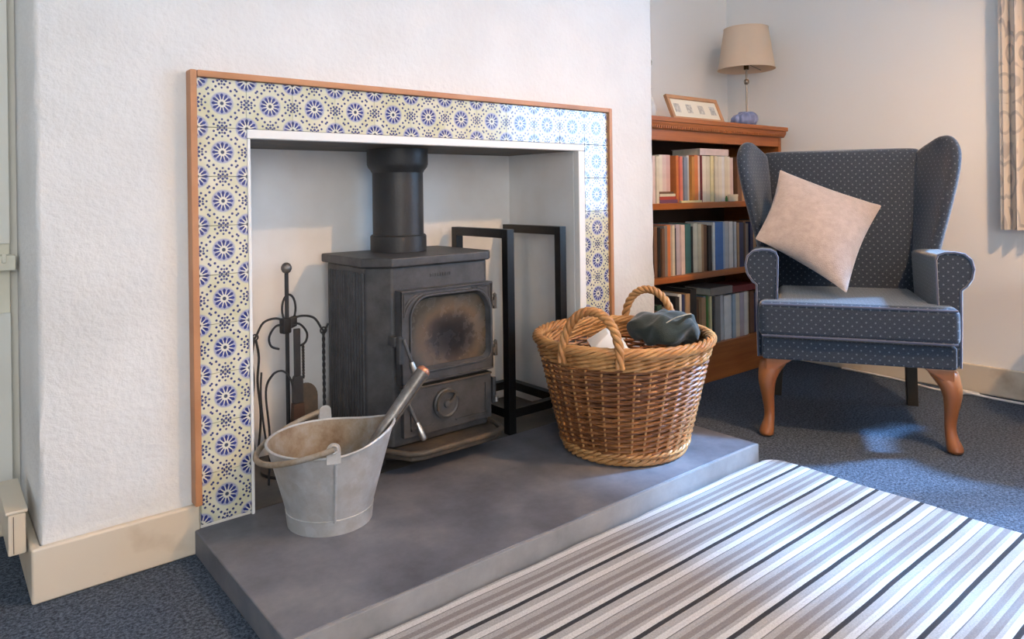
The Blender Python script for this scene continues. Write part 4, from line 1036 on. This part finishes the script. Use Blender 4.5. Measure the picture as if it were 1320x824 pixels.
# ------------------------------------------------------------------ side table, curtain, cable
def table():
    cx, cy, z = 2.262, -1.145, .452
    r = thing('side_table', 'round wooden side table under the window beside the armchair', 'table', (cx, cy, 0))
    MB().lathe([(.20, z-.020), (.222, z-.014), (.228, z-.006), (.224, z), (.10, z)], n=48).build('table_top', MT['table_wood'], r, smooth=40)
    MB().lathe([(.020, .12), (.026, .16), (.018, .22), (.026, .32), (.030, .38), (.05, .43)], n=20).build('pedestal', MT['table_wood'], r, smooth=60)
    for k in range(3):
        a = 2*PI*k/3+.9; c, s = math.cos(a), math.sin(a)
        MB().tube(spline([(.01*c, .01*s, .15), (.06*c, .06*s, .145), (.11*c, .11*s, .08), (.15*c, .15*s, .022), (.172*c, .172*s, .0135)], 6), .013, 8).build('leg', MT['table_wood'], r, smooth=60)
table()
def curtain():
    r = thing('curtain', 'pale grey scroll patterned curtain hanging at the window beside the armchair', 'curtain', (2.485, -.86, .606))
    y0, y1, h = -.150, .108, 1.42
    n = 60; R = []
    front = []; back = []
    for k in range(n+1):
        y = lerp(y0, y1, k/n); d = .016*math.sin(k*.62)+.006*math.sin(k*1.4+1)
        front.append((d-.006, y)); back.append((d-.002, y))
    o = MB().rings([[(x, y, z) for x, y in front+back[::-1]] for z in (0, .35, .7, 1.05, h)]).build('cloth', MT['scroll_curtain'], r, smooth=60)
    MB().tube([(.0, y0-.02, h+.012), (.0, y1+.02, h+.012)], .011, 12).build('curtain_rail', MT['window_white'], r, smooth=50)
    for yy in (y0+.01, y1-.01): MB().box(0, .055, yy-.008, yy+.008, h+.004, h+.020).build('rail_bracket', MT['window_white'], r)
curtain()
P = spline([(2.515, -.16, .0), (2.508, -.34, 0), (2.490, -.43, 0), (2.458, -.53, 0), (2.470, -.62, 0), (2.505, -.665, 0), (2.510, -.625, 0), (2.487, -.605, .004), (2.470, -.645, .006), (2.478, -.73, 0), (2.480, -.85, 0), (2.470, -1.05, 0), (2.490, -1.4, 0)], 8)
tag(MB().tube([(x, y, z+.0042) for x, y, z in P], .0042, 6).build('power_cable', MT['cable_white'], smooth=60), 'white power cable looping along the baseboard behind the armchair', 'cable')

# ------------------------------------------------------------------ left alcove
def alcove():
    r = thing('wall_cupboard', 'cream painted cupboard door set into the alcove left of the chimney breast', 'cupboard', (-.70, YB, .12))
    C = MT['cream_paint']; x1 = BX0-.003+.70; x0 = -.45
    def b(name, a, c, d, e, f, g, mat=C, par=r, bev=.003): return MB().box(a, c, d, e, f, g).build(name, mat, par, bevel=bev)
    b('door_panel', x0, x1-.012, -.022, 0, 0, 1.75)
    b('lower_panel', x0, x1-.012, -.030, -.022, 0, .385, MT['grey_paint'])
    rl = b('latch_rail', x0, x1-.004, -.062, -.022, .482, .516)
    b('latch', x1-.03, x1-.022, -.066, -.062, .500, .520, C, rl, .001)
    b('upper_panel', x0, x1-.012, -.030, -.022, .54, 1.72, MT['grey_paint'])
    r2 = thing('pipe_boxing', 'small cream painted wooden box fixed low on the side of the chimney breast', 'wooden box', (BX0-.018, .05, .085))
    MB().box(-.030, -.001, 0, .19, 0, .078).build('box_body', MT['white_gloss'], r2, bevel=.003)
    MB().box(-.034, .002, -.002, .192, .0785, .085).build('box_lid', MT['white_gloss'], r2, bevel=.002)
    MB().box(-.0215, -.0205, -.001, .0, .004, .074).build('groove', MT['mahogany_dark'], r2)
alcove()
